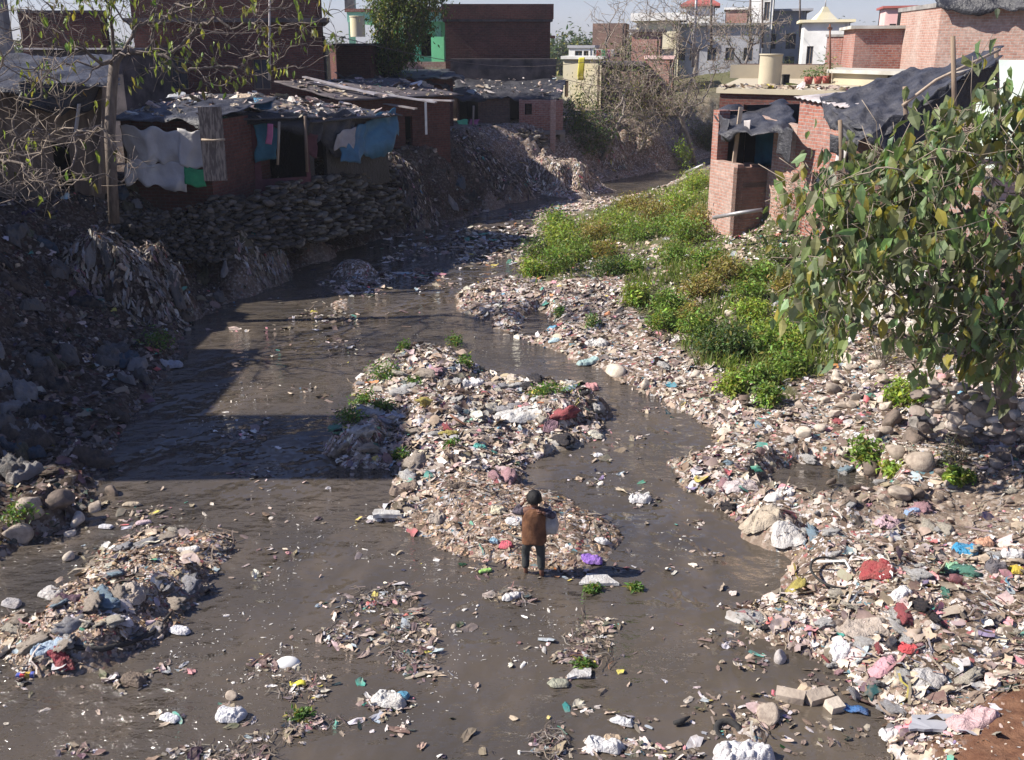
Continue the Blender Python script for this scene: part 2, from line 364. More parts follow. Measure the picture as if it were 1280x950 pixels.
def H(X, Y, masks=False):
    X = np.asarray(X, float); Y = np.asarray(Y, float)
    k = np.clip(Y / 25, .6, 2.2)
    jag = .14 * fbm(X * 2.3, Y * 2.3, 3) + .07 * fbm(X * 8, Y * 8, 2)
    dl = sdf(LEFT, X, Y) + jag * 1.5; dr = sdf(RIGHT, X, Y) + jag * 1.4
    di = np.maximum.reduce([sdf(p, X, Y) for p in ISLE]) + jag
    dw = sdf(WALLLINE, X, Y)
    wide = 5.6 - 1.2 * sstep(17, 24, Y) - 2.3 * sstep(24, 34, Y) + 1.6 * sstep(41, 47, Y)
    hl = .22 * sstep(0, .4, dl) + .25 * sstep(.3, wide * .4, dl) + 2.25 * sstep(.15 * wide, wide, dl)
    hl = hl + sstep(0, 1, dl) * (.30 * fbm(X * .9, Y * .9, 4) + .10 * fbm(X * 4, Y * 4, 3)) * (1 - .75 * sstep(wide, wide + 1, dl))
    hr = .12 * sstep(0, .35, dr) + .11 * np.clip(dr, 0, 7) + .75 * np.exp(-np.clip(-dw, 0, 50) / 1.5) * sstep(0, 1.5, dr)
    hr = hr + sstep(0, .8, dr) * (.11 * fbm(X * .8, Y * .8, 3) + .06 * fbm(X * 4, Y * 4, 3))
    hr = hr + np.clip(3.0 - hr, 0, 3) * sstep(0.05, .45, dw)
    hi_ = .09 * sstep(0, .3, di) + .09 * sstep(.2, 1.2, di) + sstep(0, .5, di) * (.09 * fbm(X * 1.5, Y * 1.5, 3) + .07 * fbm(X * 5, Y * 5, 3))
    far = 2.6 * sstep(55, 100, Y) * sstep(2, 16, X - .05 * Y) * sstep(-1, 3, np.maximum(dl, dr))
    base = -.35
    hi_ = hi_ - .17 * sstep(-.5, .2, sdf(ISLE[2], X, Y))
    land = np.maximum(np.maximum(hl, hr), hi_)
    m = np.maximum(np.maximum(dl, dr), di)
    z = np.where(m > 0, np.where(land < .004, -.03, land), np.maximum(base, m * .5 - .004))
    for hx, hy, r, h in HEAPS:
        q = np.sqrt((X - hx) ** 2 + (Y - hy) ** 2) / r + .42 * fbm(X * 1.8 + hx, Y * 1.8, 3)
        z = z + h * (1 - sstep(0.3, 1.0, q)) * sstep(-.6, .1, m) * (1 - .8 * sstep(.35 * wide, .9 * wide, dl))
    pool = np.maximum.reduce([sdf(p, X, Y) for p in POOL]) + jag
    z = np.where(pool > -.4, z * (1 - sstep(-.4, .05, pool)) + (-.08) * sstep(-.4, .05, pool), z)
    de = sdf(EARTH, X, Y)
    z = z + .45 * sstep(-.2, 1.5, de) * (1 + .3 * fbm(X * 2, Y * 2, 3))
    z = z + far
    if not masks: return z
    gr = sstep(-.15, .25, sdf(GREEN, X, Y) + .35 * fbm(X * 1.7, Y * 1.7, 3)) * sstep(.3, .8, dr)
    return z, dict(dl=dl, dr=dr, di=di, dw=dw, green=gr, earth=sstep(-.1, .3, de + jag), chips=sstep(-.1, .2, sdf(CHIPS, X, Y)), pool=pool, wide=wide)
def Hf(x, y):
    # quick look-up in the finished ground
    x = np.asarray(x, float); y = np.asarray(y, float); u = x / (np.maximum(y, 4) + 1.5); fi = np.clip(np.interp(y, yy, np.arange(len(yy))), 0, len(yy) - 1.001); fj = np.clip(np.interp(u, uu, np.arange(len(uu))), 0, len(uu) - 1.001)
    i = fi.astype(int); j = fj.astype(int); a = fi - i; b = fj - j
    return (ZZ[i, j] * (1 - a) + ZZ[i + 1, j] * a) * (1 - b) + (ZZ[i, j + 1] * (1 - a) + ZZ[i + 1, j + 1] * a) * b
def Hs(x, y): return float(Hf(x, y))
def hit(px, py):
    """first point of the ground along a sight line"""
    r = ray(px, py); t = np.linspace(6, 90, 900); z = np.maximum(Hf(r.x * t, r.y * t), 0); k = int(np.argmax(CAMZ + r.z * t < z))
    if k == 0: q = A(px, py, 64); q.z = Hs(q.x, q.y); return q
    t0, t1 = t[k - 1], t[k]
    for _ in range(9):
        tm = (t0 + t1) / 2
        if CAMZ + r.z * tm < max(Hs(r.x * tm, r.y * tm), 0): t1 = tm
        else: t0 = tm
    q = Vector((r.x * t1, r.y * t1, CAMZ + r.z * t1)); q.z = max(q.z, 0.0); return q
ny, nx = 620, 640
yy = 6.0 * np.exp(np.linspace(0, math.log(70 / 6.0), ny)) - .2
yy = np.concatenate([[-30, -5, 2, 4], yy, 70 * np.exp(np.linspace(.03, math.log(1500 / 70), 40))])
uu = np.linspace(-.66, .66, nx); uu = np.concatenate([[-5, -4, -3.5, -3, -1.8, -1.2, -.9, -.75], uu, [.75, .9, 1.2, 1.8, 3, 3.5, 4, 5]])
YY, UU = np.meshgrid(yy, uu, indexing='ij'); XX = UU * (np.maximum(YY, 4) + 1.5)
ZZ, mk = H(XX, YY, True)
ZZ = np.where(YY > 140, np.maximum(ZZ, 2.5), ZZ)
a_, b_ = YY.shape; idx = np.arange(a_ * b_).reshape(a_, b_)
F = np.stack([idx[:-1, :-1], idx[:-1, 1:], idx[1:, 1:], idx[1:, :-1]], -1).reshape(-1, 4)
speck = .25 + .75 * sstep(-.1, .3, np.maximum(mk['dr'], mk['di'])) * (1 - mk['green'] * .8)
speck = speck * (1 - .7 * sstep(-.2, .2, sdf(SOIL, XX, YY))); speck = np.where(mk['dw'] > .6, .25, speck); speck = np.where(mk['dl'] > 0, .55, speck)
far_g = sstep(60, 80, YY) * .8
col = np.stack([np.clip(speck, 0, 1) * (1 - far_g), np.clip(mk['green'] * .85 + far_g, 0, 1), mk['earth']], -1).reshape(-1, 3)
g_bank_shade = (sstep(-.2, .3, mk['dl']) * (1 - sstep(44, 50, YY))).reshape(-1)  # where the left bank's shade is painted into the ground
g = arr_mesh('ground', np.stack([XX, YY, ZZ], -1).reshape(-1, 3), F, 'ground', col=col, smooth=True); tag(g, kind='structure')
hz = MB(); hz.hexa([Vector(c_) for z_ in (-2, 60) for c_ in ((-8200, -60, z_), (8200, -60, z_), (8200, 1650, z_), (-8200, 1650, z_))], 'haze'); tag(hz.build('haze'), kind='stuff')
sa = g.data.attributes.new('BankShade', 'FLOAT', 'POINT'); sa.data.foreach_set('value', g_bank_shade.astype(np.float32))
wm = MB(); wm.face([(-90, -30, 0), (90, -30, 0), (90, 95, 0), (-90, 95, 0)], 'river_water')
wo_ = wm.build('river_water'); tag(wo_, kind='structure')

# ------------------------------------------------------------------ litter, scattered
def sheet_proto(rs, n=4, crump=.28):
    g_ = np.linspace(-.5, .5, n); x, y = np.meshgrid(g_, g_, indexing='ij')
    if n > 3: q = (np.maximum(abs(x), abs(y)) / (np.sqrt(x * x + y * y) + 1e-6)) ** rs.uniform(.2, 1); x = x * q; y = y * q
    z = rs.randn(n, n) * crump * .30; a = rs.rand() * 3.14; fold = np.abs(x * math.cos(a) + y * math.sin(a) + rs.randn() * .15) * rs.uniform(-.9, .9)
    z += fold; x = x + rs.randn(n, n) * .085; y = y + rs.randn(n, n) * .085
    asp = rs.uniform(.35, 1.0)
    V = np.stack([x, y * asp, z - z.min() * .8], -1).reshape(-1, 3); V[:, 2] -= .06
    i = np.arange(n * n).reshape(n, n); return V, np.stack([i[:-1, :-1], i[1:, :-1], i[1:, 1:], i[:-1, 1:]], -1).reshape(-1, 4)
def ico(sub=1):
    bm = bmesh.new(); bmesh.ops.create_icosphere(bm, subdivisions=sub, radius=.5)
    bm.verts.ensure_lookup_table(); V = np.array([v.co[:] for v in bm.verts]); F_ = np.array([[v.index for v in f.verts] for f in bm.faces]); bm.free(); return V, F_
ICO1, ICO2, ICO3 = ico(1), ico(2), ico(3)
def lump_proto(rs, sub=2, amt=.25, flat=.6, sharp=False):
    V, F_ = (ICO1, ICO2, ICO3)[sub - 1]; V = V.copy()
    for _ in range(5):
        d = rs.randn(3); d /= np.linalg.norm(d); p = V @ d
        if sharp: V -= np.outer(np.maximum(p - rs.uniform(.22, .38), 0), d) * .9
        else: V += V * (np.sin(p * rs.uniform(4, 9) + rs.rand() * 6) * amt * .45)[:, None]
    V += rs.randn(*V.shape) * amt * .05
    V *= np.array([1, rs.uniform(.6, .95), flat * rs.uniform(.8, 1.2)]); return V, F_
def bag_proto(rs):
    V, F_ = ICO3; V = V.copy()
    for _ in range(9):
        d = rs.randn(3); d /= np.linalg.norm(d); p = V @ d
        V += V * (np.abs(np.sin(p * rs.uniform(5, 15) + rs.rand() * 6)) * rs.uniform(.1, .35) - .12)[:, None]
    V += rs.randn(*V.shape) * .012
    V *= np.array([1, rs.uniform(.5, .9), rs.uniform(.25, .5)]); V[:, 2] += .05; return V, F_
def frames(nrm, ang, tilt):
    n = len(ang); nrm = nrm + np.random.RandomState(5).randn(n, 3) * tilt[:, None]; nrm /= np.linalg.norm(nrm, axis=1)[:, None]
    ref = np.stack([np.cos(ang), np.sin(ang), np.zeros(n)], -1); u = ref - nrm * (ref * nrm).sum(1)[:, None]; u /= np.linalg.norm(u, axis=1)[:, None]
    return np.stack([u, np.cross(nrm, u), nrm], -1)      # columns
def scatter(name, protos, P, M, S, C, mat, parent=None, smooth=False, origin=None):
    Vs, Fs, Cs = [], [], []; off = 0; pick = np.random.RandomState(11).randint(0, len(protos), len(P))
    for k, (V, F_) in enumerate(protos):
        i = np.where(pick == k)[0]
        if not len(i): continue
        W = np.einsum('nij,vj,nj->nvi', M[i], V, S[i]) if False else np.einsum('nij,nvj->nvi', M[i], V[None] * S[i][:, None, :])
        W = W + P[i][:, None, :]; nv = len(V)
        Vs.append(W.reshape(-1, 3)); Fs.append((F_[None] + (np.arange(len(i)) * nv)[:, None, None] + off).reshape(-1, F_.shape[1])); off += nv * len(i)
        Cs.append(np.repeat(C[i], nv, 0))
    return arr_mesh(name, np.concatenate(Vs), np.concatenate(Fs), mat, parent, np.concatenate(Cs), smooth, origin)
def normals(X, Y, e=.12):
    nx_ = -(Hf(X + e, Y) - Hf(X - e, Y)) / (2 * e); ny_ = -(Hf(X, Y + e) - Hf(X, Y - e)) / (2 * e)
    n = np.stack([nx_, ny_, np.ones_like(nx_)], -1); return n / np.linalg.norm(n, axis=1)[:, None]
PAL = np.array([(.50, .40, .31), (.40, .31, .23), (.62, .55, .48), (.70, .66, .62), (.31, .25, .20), (.20, .15, .12), (.12, .09, .08), (.52, .40, .37), (.50, .48, .50),
                (.55, .14, .15), (.62, .28, .30), (.10, .28, .40), (.10, .34, .26), (.58, .48, .12), (.60, .26, .10), (.03, .03, .035), (.34, .40, .42), (.22, .18, .30), (.66, .60, .48)])
def palette(wt, n, rs):
    wt = np.array(wt, float); c = PAL[rs.choice(len(PAL), n, p=wt / wt.sum())]
    return np.clip(c * rs.uniform(.72, 1.15, (n, 1)) + rs.randn(n, 3) * .012, .01, .85)
W_MIX = [16, 13, 12, 8, 11, 12, 7, 7, 5, .7, 1.0, .45, .6, .5, .3, 2.5, 2.2, .3, 4]
W_RED = [15, 12, 12, 9, 10, 11, 7, 9, 5, 1.8, 3.0, .6, .7, .5, .5, 2, 2.2, .4, 4]
W_DRY = [20, 18, 10, 4, 14, 13, 6, 6, 2, .5, .6, .2, .4, .3, .4, 1.5, 1, .1, 4]
W_SHADE = [4, 5, 1.6, .9, 10, 22, 30, 1.5, 1.2, .3, .2, .4, .5, .2, .2, 22, .8, .2, .5]  # weights pushed dark to paint the left bank's shade into its litter
rs = np.random.RandomState(21)
SHEETS = [sheet_proto(rs, 5 if _ % 2 else 4, rs.uniform(.1, .4)) for _ in range(30)]
FLATS = [sheet_proto(rs, 3, .10) for _ in range(10)]
LUMPS = [lump_proto(rs, 1, .3, .55) for _ in range(8)]
BAGS = [bag_proto(rs) for _ in range(12)]
ROCKS = [lump_proto(rs, 2, .12, .7, True) for _ in range(12)]
def field(n, y0, y1, u0, u1):
    Y = y0 * np.exp(rs.rand(n) * math.log(y1 / y0)); U = rs.uniform(u0, u1, n); return U * (Y + 1.5), Y
def litter(name, label, X, Y, Z, wt, smin, smax, tilt=.35, protos=SHEETS, mat='litter', hue=(1, 1, 1)):
    n = len(X); s = smin * np.exp(np.abs(rs.randn(n)) * .55); s = np.minimum(s, smax) * (1 + .012 * np.clip(Y - 12, 0, 40))
    M = frames(normals(X, Y), rs.rand(n) * 6.283, np.full(n, tilt)); S = np.stack([s, s, s * rs.uniform(.35, .8, n)], -1)
    P = np.stack([X, Y, Z], -1); c = palette(wt, n, rs) * np.array(hue)
    o = scatter(name, protos, P, M, S, c, mat, smooth=rs.rand() < 2); return tag(o, label, 'litter', kind='stuff')
# right foreshore
X, Y = field(110000, 7.2, 46, -.05, .62); Z, k = H(X, Y, True)
cl = fbm(X * 1.1, Y * 1.1, 3); pr = sstep(-.12, .15, k['dr']) * (k['dw'] < .2) * (1 - .72 * k['green'] * (.35 + .65 * sstep(-.2, .15, fbm(X * .8, Y * .8, 3)))) * (1 - .93 * k['earth']) * np.where(k['pool'] > -.15, .12, 1) * (.22 + 1.1 * sstep(-.3, .3, cl)) * (1 - .62 * sstep(-.25, .25, sdf(SOIL, X, Y))) * (Z > -.05)
i = rs.rand(len(X)) < pr; X, Y, Z, cl = X[i], Y[i], Z[i], cl[i]; near = (Y < 15.5)
big = rs.rand(len(X)) < .11
i = near & ~big; litter('litter', 'dense torn paper and plastic scraps strewn over the near right foreshore', X[i], Y[i], Z[i], W_RED, .024, .12)
i = near & big; litter('litter', 'larger crumpled plastic sheets among scraps on the near right foreshore', X[i], Y[i], Z[i] + .01, W_RED, .085, .26, .3)
i = ~near; litter('litter', 'scattered pale litter along the far right foreshore below the brick huts', X[i], Y[i], Z[i], W_MIX, .06, .24)
# the islands
X, Y = field(120000, 9, 27, -.62, .2); Z, k = H(X, Y, True)
pr = (1 - .45 * k['chips']) * sstep(-.05, .12, k['di']) * (Z > -.03) * (k['dl'] < .1); pr = pr * (1 - .85 * (sdf(ISLE[2], X, Y) > -.4)); i = rs.rand(len(X)) < pr; X, Y, Z, ch = X[i], Y[i], Z[i], k['chips'][i]
dry = (ch > .5) | ((X < -3) & (rs.rand(len(X)) < .86)); big = rs.rand(len(X)) < .2
i = dry; litter('litter', 'small dry brown scraps and chips covering the low mud bars in the river', X[i], Y[i], Z[i], W_DRY, .024, .11, .25, hue=(.95, .82, .68))
i = ~dry & ~big; litter('litter', 'mixed pale refuse heaped on the bars in mid river', X[i], Y[i], Z[i], W_MIX, .026, .13)
i = ~dry & big; litter('litter', 'crumpled white and grey plastic heaped on the bars in mid river', X[i], Y[i], Z[i] + .01, W_MIX, .08, .24, .3)
# left bank: its shade is in the litter palette
X, Y = field(46000, 11, 52, -.62, .25); Z, k = H(X, Y, True)
pr = sstep(-.15, .1, k['dl']) * (k['dl'] < k['wide'] + 1.2) * (.4 + .8 * sstep(-.3, .4, fbm(X, Y, 3))); i = rs.rand(len(X)) < pr; X, Y, Z = X[i], Y[i], Z[i]
litter('litter', 'dark soiled refuse covering the shaded left bank slope', X, Y, Z, W_SHADE, .06, .28, .5)
# floating debris
def ell(cx, cy, rx, ry, n):
    a = rs.rand(n) * 6.283; r = np.sqrt(rs.rand(n)) * (1 + .25 * np.sin(a * 3 + cx)); P = [G(cx + rx * q * math.cos(b), cy + ry * q * math.sin(b)) for q, b in zip(r, a)]
    return np.array([p[:2] for p in P])
ELL = [(430, 430, 26, 6, 40), (448, 440, 18, 5, 20), (378, 487, 18, 6, 22), (410, 498, 10, 5, 10), (298, 545, 30, 9, 50), (318, 592, 30, 9, 50), (335, 525, 12, 4, 10), (285, 413, 30, 4, 22), (345, 412, 20, 5, 16), (350, 440, 30, 8, 14),
       (455, 650, 16, 7, 25), (500, 648, 14, 5, 16), (640, 745, 26, 10, 60), (740, 795, 30, 14, 90), (722, 820, 28, 14, 130), (750, 780, 30, 10, 60), (490, 742, 28, 12, 90), (440, 752, 40, 10, 60), (515, 790, 34, 22, 160), (520, 830, 30, 24, 170), (470, 770, 45, 22, 110), (450, 800, 45, 18, 90),
       (412, 795, 22, 14, 60), (480, 883, 34, 16, 110), (385, 905, 32, 12, 70), (290, 897, 24, 14, 40), (160, 855, 26, 12, 60), (215, 897, 26, 8, 36), (215, 835, 32, 8, 36), (340, 832, 38, 12, 60), (380, 860, 36, 18, 90), (300, 945, 40, 12, 60), (345, 920, 40, 12, 60), (95, 940, 25, 10, 36), (225, 942, 22, 10, 30),
       (800, 626, 18, 10, 40), (780, 935, 62, 12, 130), (690, 930, 26, 24, 70), (840, 945, 50, 10, 50), (800, 905, 40, 8, 22), (770, 600, 60, 14, 24), (740, 600, 25, 8, 30), (872, 656, 14, 6, 16), (895, 690, 14, 5, 12), (885, 592, 16, 6, 16), (855, 710, 26, 8, 16), (815, 512, 25, 6, 30), (775, 545, 40, 8, 22), (745, 572, 30, 10, 20),
       (905, 800, 34, 14, 60), (935, 830, 30, 10, 50), (920, 760, 30, 8, 26), (890, 880, 40, 16, 40), (955, 890, 40, 20, 90), (1010, 870, 40, 12, 60), (905, 915, 24, 10, 26), (1060, 870, 40, 14, 30), (1020, 920, 60, 20, 60), (1040, 850, 50, 16, 60), (165, 640, 40, 14, 40), (200, 640, 40, 10, 30), (250, 640, 50, 20, 16), (110, 690, 40, 12, 24), (180, 660, 30, 6, 40), (320, 645, 40, 10, 14), (130, 730, 60, 20, 30),
       (340, 690, 25, 6, 12), (320, 718, 14, 4, 10), (605, 715, 14, 8, 26), (700, 850, 15, 6, 12), (720, 890, 30, 10, 14), (480, 910, 40, 14, 20), (860, 480, 20, 8, 20), (640, 760, 60, 60, 22), (560, 700, 40, 16, 10),
       (700, 720, 30, 8, 20), (780, 712, 20, 6, 12), (735, 885, 26, 8, 10), (520, 296, 26, 5, 20), (30, 855, 20, 8, 14), (60, 660, 30, 10, 30), (640, 300, 34, 22, 260), (610, 325, 44, 12, 150), (600, 292, 50, 10, 110), (560, 318, 50, 10, 80), (480, 345, 40, 8, 70), (700, 285, 20, 10, 30)]
q = [ell(*e_[:4], int(e_[4] * .62)) for e_ in ELL]
n = 900; up = []
for _ in range(n * 3):
    tt = rs.rand(); px = 400 + 290 * tt + rs.randn() * 26; py = 372 - 95 * tt + rs.randn() * (14 + 10 * (1 - tt))
    up.append(G(px, py)[:2])
up = np.array(up); m_ = H(up[:, 0], up[:, 1]); up = up[m_ < .02]; up = up[vnoise(up[:, 0] * 1.3, up[:, 1] * .9) > .45]
dn = np.array([G(rs.uniform(-20, 1000), rs.uniform(480, 960))[:2] for _ in range(260)])
q = np.concatenate(q + [up, dn]); X, Y = q[:, 0], q[:, 1]; i = H(X, Y) < .03; X, Y = X[i], Y[i]
n = len(X); s = np.minimum(.035 * np.exp(np.abs(rs.randn(n)) * .6), .16) * (1 + .05 * np.clip(Y - 12, 0, 25))
M = frames(np.tile([0, 0, 1.], (n, 1)), rs.rand(n) * 6.28, np.full(n, .22)); c = palette([7, 7, 6, 6, 10, 18, 14, 3, 4, .5, .6, .3, 1.0, .5, .3, 6, 2, .3, 2], n, rs)
tag(scatter('floating_litter', SHEETS, np.stack([X, Y, np.full(n, .008)], -1), M, np.stack([s * rs.uniform(1, 1.8, n), s, s * .45], -1), c, 'litter'), 'scraps of leaf, paper and plastic drifting on the muddy water', 'floating litter', kind='stuff')
# foam flecks on the riffles
fl = []
for path, n_, sp in (([(340, 600), (395, 655), (372, 705), (318, 745), (262, 790), (205, 825)], 200, 20), ([(425, 615), (470, 690), (540, 715), (590, 745), (560, 790), (585, 830), (548, 880), (470, 905)], 200, 16), ([(300, 765), (360, 800), (335, 840), (270, 850)], 130, 24), ([(245, 540), (300, 500), (330, 470)], 120, 16), ([(640, 830), (700, 800), (670, 760)], 90, 22), ([(760, 590), (830, 640), (850, 690)], 60, 18), ([(500, 420), (560, 400), (620, 430)], 60, 14), ([(380, 400), (430, 440), (400, 480)], 60, 14)):
    p_ = np.array(path, float); t_ = rs.rand(n_) * (len(p_) - 1); i0 = np.minimum(t_.astype(int), len(p_) - 2); q0 = p_[i0] + (p_[i0 + 1] - p_[i0]) * (t_ - i0)[:, None] + rs.randn(n_, 2) * [sp, sp * .5]
    fl += [G(*q_)[:2] for q_ in q0]
fl = np.array(fl); fl = fl[H(fl[:, 0], fl[:, 1]) < 0]; n = len(fl); s = .006 * np.exp(np.abs(rs.randn(n)) * .8); M = frames(np.tile([0, 0, 1.], (n, 1)), rs.rand(n) * 6.28, np.full(n, .2))
tag(scatter('foam', LUMPS, np.stack([fl[:, 0], fl[:, 1], np.full(n, .004)], -1), M, np.stack([s * rs.uniform(1, 3, n), s, s * .7], -1), np.tile([.66, .63, .58], (n, 1)) * rs.uniform(.6, 1, (n, 1)), 'litter'), 'pale foam flecks trailing along the riffles', 'foam', kind='stuff')
# twigs and strips, stuff
def strips(name, label, cat, X, Y, Z, C, L, wd, tilt, mat='litter'):
    n = len(X); g_ = np.linspace(-.5, .5, 5)
    protos = []
    for _ in range(8):
        c_ = np.cumsum(rs.randn(5) * .09); z_ = np.abs(np.cumsum(rs.randn(5) * .05)); a0 = np.stack([g_, c_ - .5 * wd, z_], -1); a1 = np.stack([g_, c_ + .5 * wd, z_ + wd * .4], -1)
        V = np.concatenate([a0, a1]); Fq = np.array([(k_, k_ + 1, k_ + 6, k_ + 5) for k_ in range(4)]); protos.append((V, Fq))
    M = frames(normals(X, Y), rs.rand(n) * 6.28, np.full(n, tilt)); o = scatter(name, protos, np.stack([X, Y, Z], -1), M, np.repeat(L[:, None], 3, 1), C, mat)
    return tag(o, label, cat, kind='stuff')
X, Y = field(16000, 8, 30, -.6, .6); Z, k = H(X, Y, True); i = (np.maximum(k['dr'], k['di']) > 0) & (k['dw'] < 0) & (rs.rand(len(X)) < .5) & (k['pool'] < -.1); X, Y, Z = X[i], Y[i], Z[i]
strips('twig_litter', 'brown twigs and torn strips lying across the refuse', 'twigs', X, Y, Z + .02, palette(W_DRY, len(X), rs) * .6, rs.uniform(.08, .35, len(X)), .07, .4)
q = np.concatenate([ell(515, 800, 34, 42, 210), ell(735, 805, 30, 34, 110), ell(460, 770, 50, 26, 80), ell(375, 860, 40, 20, 90), ell(385, 905, 35, 14, 80), ell(690, 930, 28, 24, 90), ell(640, 745, 30, 10, 60), ell(300, 940, 60, 16, 90), ell(480, 745, 40, 14, 90)])
X, Y = q[:, 0], q[:, 1]; n = len(X)
strips('floating_twigs', 'thin brown stalks and roots caught in rafts on the water', 'twigs', X, Y, np.full(n, .012), palette(W_DRY, n, rs) * .32, rs.uniform(.05, .2, n), .05, .15)
# pebbles between the refuse
X, Y = field(9000, 8, 36, .05, .62); Z, k = H(X, Y, True); pl_ = sdf(PILE, X, Y)
i = (k['dr'] > 0) & (k['dw'] < .1) & (rs.rand(len(X)) < np.where(pl_ > -.3, .14, .04)); X, Y, Z = X[i], Y[i], Z[i]; n = len(X); s = rs.uniform(.05, .13, n)
M = frames(normals(X, Y), rs.rand(n) * 6.28, np.full(n, .4)); c = np.array([(.42, .35, .28), (.32, .26, .21), (.50, .43, .36), (.20, .16, .13)])[rs.randint(0, 4, n)] * rs.uniform(.8, 1.15, (n, 1))
tag(scatter('pebbles', LUMPS, np.stack([X, Y, Z + .01], -1), M, np.repeat(s[:, None], 3, 1), c, 'stones', smooth=True), 'loose pebbles between the boulders of the right bank', 'pebbles', kind='stuff')
# ------------------------------------------------------------------ buildings
def V2(p): return Vector((p[0], p[1]))
def wall_panel(mb, p0, p1, z0, z1, th, mat, holes=(), inner=None, zt=None, caps=True):
    """upright wall p0->p1 (outer face on the right-hand side of the walk), holes = (u0,u1,v0,v1) in metres; zt = top height at p1"""
    p0 = V2(p0); p1 = V2(p1); L = (p1 - p0).length; d = (p1 - p0) / L; nrm = Vector((d.y, -d.x)); inner = inner or mat
    zt = z1 if zt is None else zt
    us = sorted({0, L} | {min(max(h[k], 0), L) for h in holes for k in (0, 1)}); H_ = z1 - z0
    vs_ = sorted({0, 1} | {min(max((h[k]) / H_, 0), 1) for h in holes for k in (2, 3)})
    def P(u, v, o):
        q = p0 + d * u - nrm * o; top = z1 + (zt - z1) * u / L
        return Vector((q.x, q.y, z0 + (top - z0) * v))
    def hole(u, v): return any(h[0] < u < h[1] and h[2] / H_ < v < h[3] / H_ for h in holes)
    for a, b in zip(us, us[1:]):
        for c, e_ in zip(vs_, vs_[1:]):
            if b - a < 1e-4 or e_ - c < 1e-5: continue
            if hole((a + b) / 2, (c + e_) / 2): continue
            uv = [(a + p0.x, P(a, c, 0).z), (b + p0.x, P(b, c, 0).z), (b + p0.x, P(b, e_, 0).z), (a + p0.x, P(a, e_, 0).z)]
            mb.face([P(a, c, 0), P(b, c, 0), P(b, e_, 0), P(a, e_, 0)], mat, uv)
            mb.face([P(b, c, th), P(a, c, th), P(a, e_, th), P(b, e_, th)], inner)
    for h in holes:
        a, b = max(h[0], 0), min(h[1], L); c, e_ = max(h[2] / H_, 0), min(h[3] / H_, 1)
        for q in (((a, c), (a, e_)), ((b, e_), (b, c)), ((a, e_), (b, e_)), ((b, c), (a, c))):
            (u0, v0), (u1, v1) = q; mb.face([P(u0, v0, 0), P(u1, v1, 0), P(u1, v1, th), P(u0, v0, th)], mat)
    mb.face([P(0, 1, 0), P(L, 1, 0), P(L, 1, th), P(0, 1, th)], mat)
    if caps: mb.face([P(0, 0, 0), P(0, 1, 0), P(0, 1, th), P(0, 0, th)], mat); mb.face([P(L, 0, 0), P(L, 0, th), P(L, 1, th), P(L, 1, 0)], mat)
def shell(pts, z0, z1, mat, holes={}, th=.22, inner='dark_inside'):
    """closed ring of walls, pts clockwise seen from above so that outer faces look outwards"""
    mb = MB()
    for i in range(len(pts)):
        wall_panel(mb, pts[i], pts[(i + 1) % len(pts)], z0, z1, th, mat, holes.get(i, ()), inner, caps=False)
    return mb
def slab(mb, pts, z0, z1, mat, mat_top=None):
    n = len(pts); b = [Vector((p[0], p[1], z0)) for p in pts]; t = [Vector((p[0], p[1], z1)) for p in pts]
    mb.face(t, mat_top or mat); mb.face(b[::-1], mat)
    for i in range(n): mb.face([b[i], b[(i + 1) % n], t[(i + 1) % n], t[i]], mat)
def outset(pts, d):
    n = len(pts); c = sum((V2(p) for p in pts), Vector((0, 0))) / n; out = []
    for i in range(n):
        a, b, c2 = V2(pts[i - 1]), V2(pts[i]), V2(pts[(i + 1) % n])
        d1 = (b - a).normalized(); d2 = (c2 - b).normalized(); n1 = Vector((d1.y, -d1.x)); n2 = Vector((d2.y, -d2.x))
        if n1.dot(b - c) < 0: n1 = -n1
        if n2.dot(b - c) < 0: n2 = -n2
        out.append(b + (n1 + n2) / max(1 + n1.dot(n2), .3) * d)
    return out
def footprint(pxl, Yl, pxr, Yr, pyt, D, skew=0):
    a = A(pxl, pyt, Yl); b = A(pxr, pyt, Yr); a2 = V2(a); b2 = V2(b); d = (b2 - a2).normalized(); n = Vector((-d.y, d.x))
    n = (n + d * skew)
    return [a2, b2, b2 + n * D, a2 + n * D], A((pxl + pxr) / 2, pyt, (Yl + Yr) / 2).z
def zat(py, Y): return A(640, py, Y).z
